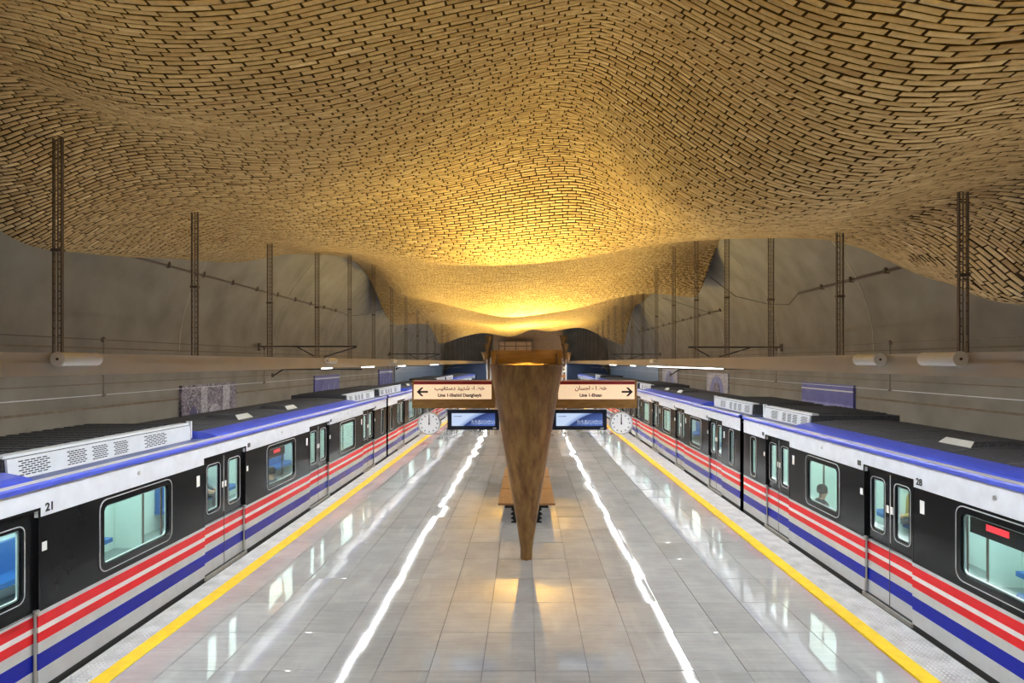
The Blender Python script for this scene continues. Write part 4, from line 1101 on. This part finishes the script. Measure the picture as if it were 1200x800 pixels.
        fwin = MB().prism(rrect(y0+.35, y1-.35, 1.28, 1.86, .08), lambda y, z, t: fa(CW-.055+t, y, z), -.012, .0).build('far_window', mat_once('far_window_glass', (.50, .68, .66), .15), root)
    for c in D:
        for s in (-1, 1):
            MB().prism(rrect(c+s*dw*.5-dw*.3, c+s*dw*.5+dw*.3, 1.06, 1.88, .07), lambda y, z, t: fa(CW-.055+t, y, z), -.012, .0).build('far_door_glass', mat_once('far_window_glass', (.50, .68, .66), .15), root)
        MB().box(sx*(CW-.065), sx*(CW-.05), c-.01, c+.01, .03, 2.03).build('far_door_seam', M['black'], root)
    for a in (.85, CW-.85):
        MB().box(sx*(a-.50), sx*(a+.50), .4, L-.4, 2.145, 2.159).build('saloon_light', M['tlight'], root)
    return root

LX, RX = 5.48, 5.42
GL = 'cars of the train on the number 21 side'; GR = 'cars of the train on the Ehsan side'
carL = [
    make_car(-1, LX, -1.4, 23.65, [1.05, 6.05, 11.05, 16.05, 21.05], .74, [3.55, 8.55, 13.55, 18.55], .78, [23.0], [(6.75, 10.75), (19.8, 23.5)], [(13.0, .55), (15.6, .55)],
             'first blue, red and silver metro car numbered 21 with open dark windows', GL, number='21', displays=[(13.45, 0)]),
    make_car(-1, LX, 23.95, 44.0, [26.45, 31.45, 36.45, 41.45], .74, [28.95, 33.95, 38.95], .78, [24.55, 43.3], [(24.15, 28.4), (39.8, 43.8)], [(31, .55), (35, .55)],
             'second metro car coupled behind the number 21 car', GL, detail=False),
    make_car(-1, LX, 44.3, 64.3, [46.8, 51.8, 56.8, 61.8], .74, [49.3, 54.3, 59.3], .78, [45.0], [(44.5, 48.5)], [],
             'third metro car at the far end of the number 21 train', GL, detail=False)]
carR = [
    make_car(1, RX, -.9, 15.1, [1.1, 5.1, 9.1, 13.1], .60, [3.1, 7.0, 11.1], .62, [14.45], [(12.35, 15.0)], [(8.75, .75)],
             'metro car under the mountain mural with a red display in its first window', GR, number='28', displays=[(7.05, 0)]),
    make_car(1, RX, 15.35, 31.35, [17.4, 21.4, 25.4, 29.4], .60, [19.4, 23.4, 27.4], .62, [16.0, 30.7], [(15.55, 18.9), (28.4, 31.2)], [(23.9, .6), (26.1, .6)],
             'second metro car on the Ehsan side, coupled beyond the gap', GR),
    make_car(1, RX, 31.6, 47.6, [33.65, 37.65, 41.65, 45.65], .60, [35.65, 39.65, 43.65], .62, [32.2], [(31.8, 35)], [],
             'third metro car on the Ehsan side', GR, detail=False),
    make_car(1, RX, 47.85, 63.85, [49.9, 53.9, 57.9, 61.9], .60, [51.9, 55.9, 59.9], .62, [], [(48.0, 51.2)], [],
             'last metro car on the Ehsan side before the navy portal', GR, detail=False)]
for root, ys in ((carL[0], (23.65, 23.95)), (carL[1], (44.0, 44.3)), (carR[0], (15.1, 15.35)), (carR[1], (31.35, 31.6)), (carR[2], (47.6, 47.85))):
    x = root.location.x; s = -1 if x < 0 else 1
    g = MB()
    for k in range(4):
        y = ys[0]-root.location.y + .02 + k*(ys[1]-ys[0]-.04)/4
        g.box(s*.25, s*(CW-.25), y, y+.02, -.1, 2.2).box(s*.32, s*(CW-.32), y+.02, y+.06, -.05, 2.15)
    g.build('gangway_bellows', M['edge'], root)

# ------------------------------------------------------------------ passengers
def passenger_meshes():
    """seated figure facing +x, seat reference at the hips; one continuous skin plus hair"""
    joints = {'hip': (0, 0, .10, .135), 'waist': (.0, 0, .26, .125), 'chest': (.01, 0, .46, .145), 'neckb': (.0, 0, .585, .075), 'neck': (.02, 0, .64, .052), 'head': (.045, 0, .73, .085), 'crown': (.04, 0, .83, .08)}
    for s, n in ((1, 'l'), (-1, 'r')):
        joints.update({'sh'+n: (0, s*.175, .545, .065), 'el'+n: (.06, s*.225, .28, .048), 'wr'+n: (.30, s*.13, .20, .034), 'ha'+n: (.37, s*.11, .185, .036), 'fi'+n: (.43, s*.10, .165, .024), 'th'+n: (.385, s*.07, .20, .016),
                       'hp'+n: (.04, s*.09, .09, .105), 'kn'+n: (.45, s*.11, .115, .07), 'an'+n: (.44, s*.11, -.27, .045), 'hl'+n: (.43, s*.11, -.325, .045), 'to'+n: (.60, s*.12, -.345, .035)})
    edges = [('hip', 'waist'), ('waist', 'chest'), ('chest', 'neckb'), ('neckb', 'neck'), ('neck', 'head'), ('head', 'crown')]
    for n in 'lr':
        edges += [('chest', 'sh'+n), ('sh'+n, 'el'+n), ('el'+n, 'wr'+n), ('wr'+n, 'ha'+n), ('ha'+n, 'fi'+n), ('ha'+n, 'th'+n), ('hip', 'hp'+n), ('hp'+n, 'kn'+n), ('kn'+n, 'an'+n), ('an'+n, 'hl'+n), ('hl'+n, 'to'+n)]
    names = list(joints); me = bpy.data.meshes.new('person_skeleton')
    me.from_pydata([joints[k][:3] for k in names], [(names.index(a), names.index(b)) for a, b in edges], [])
    o = bpy.data.objects.new('person_skeleton', me); COL.objects.link(o)
    md = o.modifiers.new('skin', 'SKIN'); md.use_smooth_shade = True
    for i, k in enumerate(names):
        sv = me.skin_vertices[0].data[i]; sv.radius = (joints[k][3], joints[k][3]); sv.use_root = (k == 'hip')
    sb = o.modifiers.new('sub', 'SUBSURF'); sb.levels = 2
    bpy.context.view_layer.update()
    body = bpy.data.meshes.new_from_object(o.evaluated_get(bpy.context.evaluated_depsgraph_get())); bpy.data.objects.remove(o)
    body.name = 'person'; body.materials.clear()
    for n in ('person_skin', 'person_shirt', 'person_trousers', 'person_shoes'): body.materials.append(mat_once(n, {'person_skin': (.48, .29, .20), 'person_shirt': (.05, .05, .06), 'person_trousers': (.03, .035, .06), 'person_shoes': (.02, .02, .02)}[n], .7))
    for p in body.polygons:
        c = p.center
        if c.z > .61 or c.x > .30 and c.z > .155 and abs(c.y) < .16: k = 0
        elif c.z < -.29: k = 3
        elif c.z < .17 and not (abs(c.y) > .19 and c.z > .12): k = 2
        else: k = 1
        if c.x > .30 and c.z > .15 and c.z < .24: k = 0 if c.x > .31 and c.z > .165 else k
        p.material_index = k
        p.use_smooth = True
    hair = MB().lathe([(.0, .10), (.05, .094), (.088, .06), (.098, .0), (.09, -.06), (.06, -.08), (.0, -.085)], 16, c=(.022, 0, .80)).mesh('hair', mat_once('person_hair', (.012, .010, .009), .6), smooth=.9)
    nose = MB().lathe([(0, -.022), (.014, -.012), (.009, .012), (0, .02)], 8, c=(.128, 0, .735)).mesh('nose', MATS['person_skin'], smooth=.9)
    return body, hair, nose
pb, ph, pn = passenger_meshes()
def passenger(x, y, rot, shirt, trousers, label):
    o = link('person', pb, None, (x, y, .43)); o.rotation_euler = (0, 0, rot); tag(o, label, 'person', 'passengers seated in the trains')
    for i, c in ((1, shirt), (2, trousers)):
        o.material_slots[i].link = 'OBJECT'; o.material_slots[i].material = mat_once('cloth_%d_%d_%d' % tuple(int(v*100) for v in c), c, .85)
    link('hair', ph, o); link('nose', pn, o)
passenger(-(LX+.30), 13.75, math.pi, (.05, .055, .06), (.03, .03, .04), 'seated passenger in dark clothes behind the window with red display, number 21 train')
passenger(-(LX+.30), 13.1, math.pi, (.55, .60, .10), (.03, .04, .06), 'seated passenger in yellow green top in the number 21 train window')
passenger(-(LX+CW-.34), 14.5, 0, (.10, .12, .13), (.03, .03, .035), 'seated passenger in grey seen through the second door, number 21 train')
passenger(RX+.30, 6.83, 0, (.05, .13, .33), (.03, .04, .07), 'seated passenger in blue denim in the window with red display, Ehsan side')
passenger(RX+.30, 11.75, 0, (.03, .032, .035), (.03, .03, .04), 'seated passenger in black behind the window between two doors, Ehsan side train')
passenger(RX+CW-.34, 12.2, math.pi, (.45, .33, .12), (.05, .06, .07), 'seated passenger in mustard top seen through the door glass, Ehsan side train')
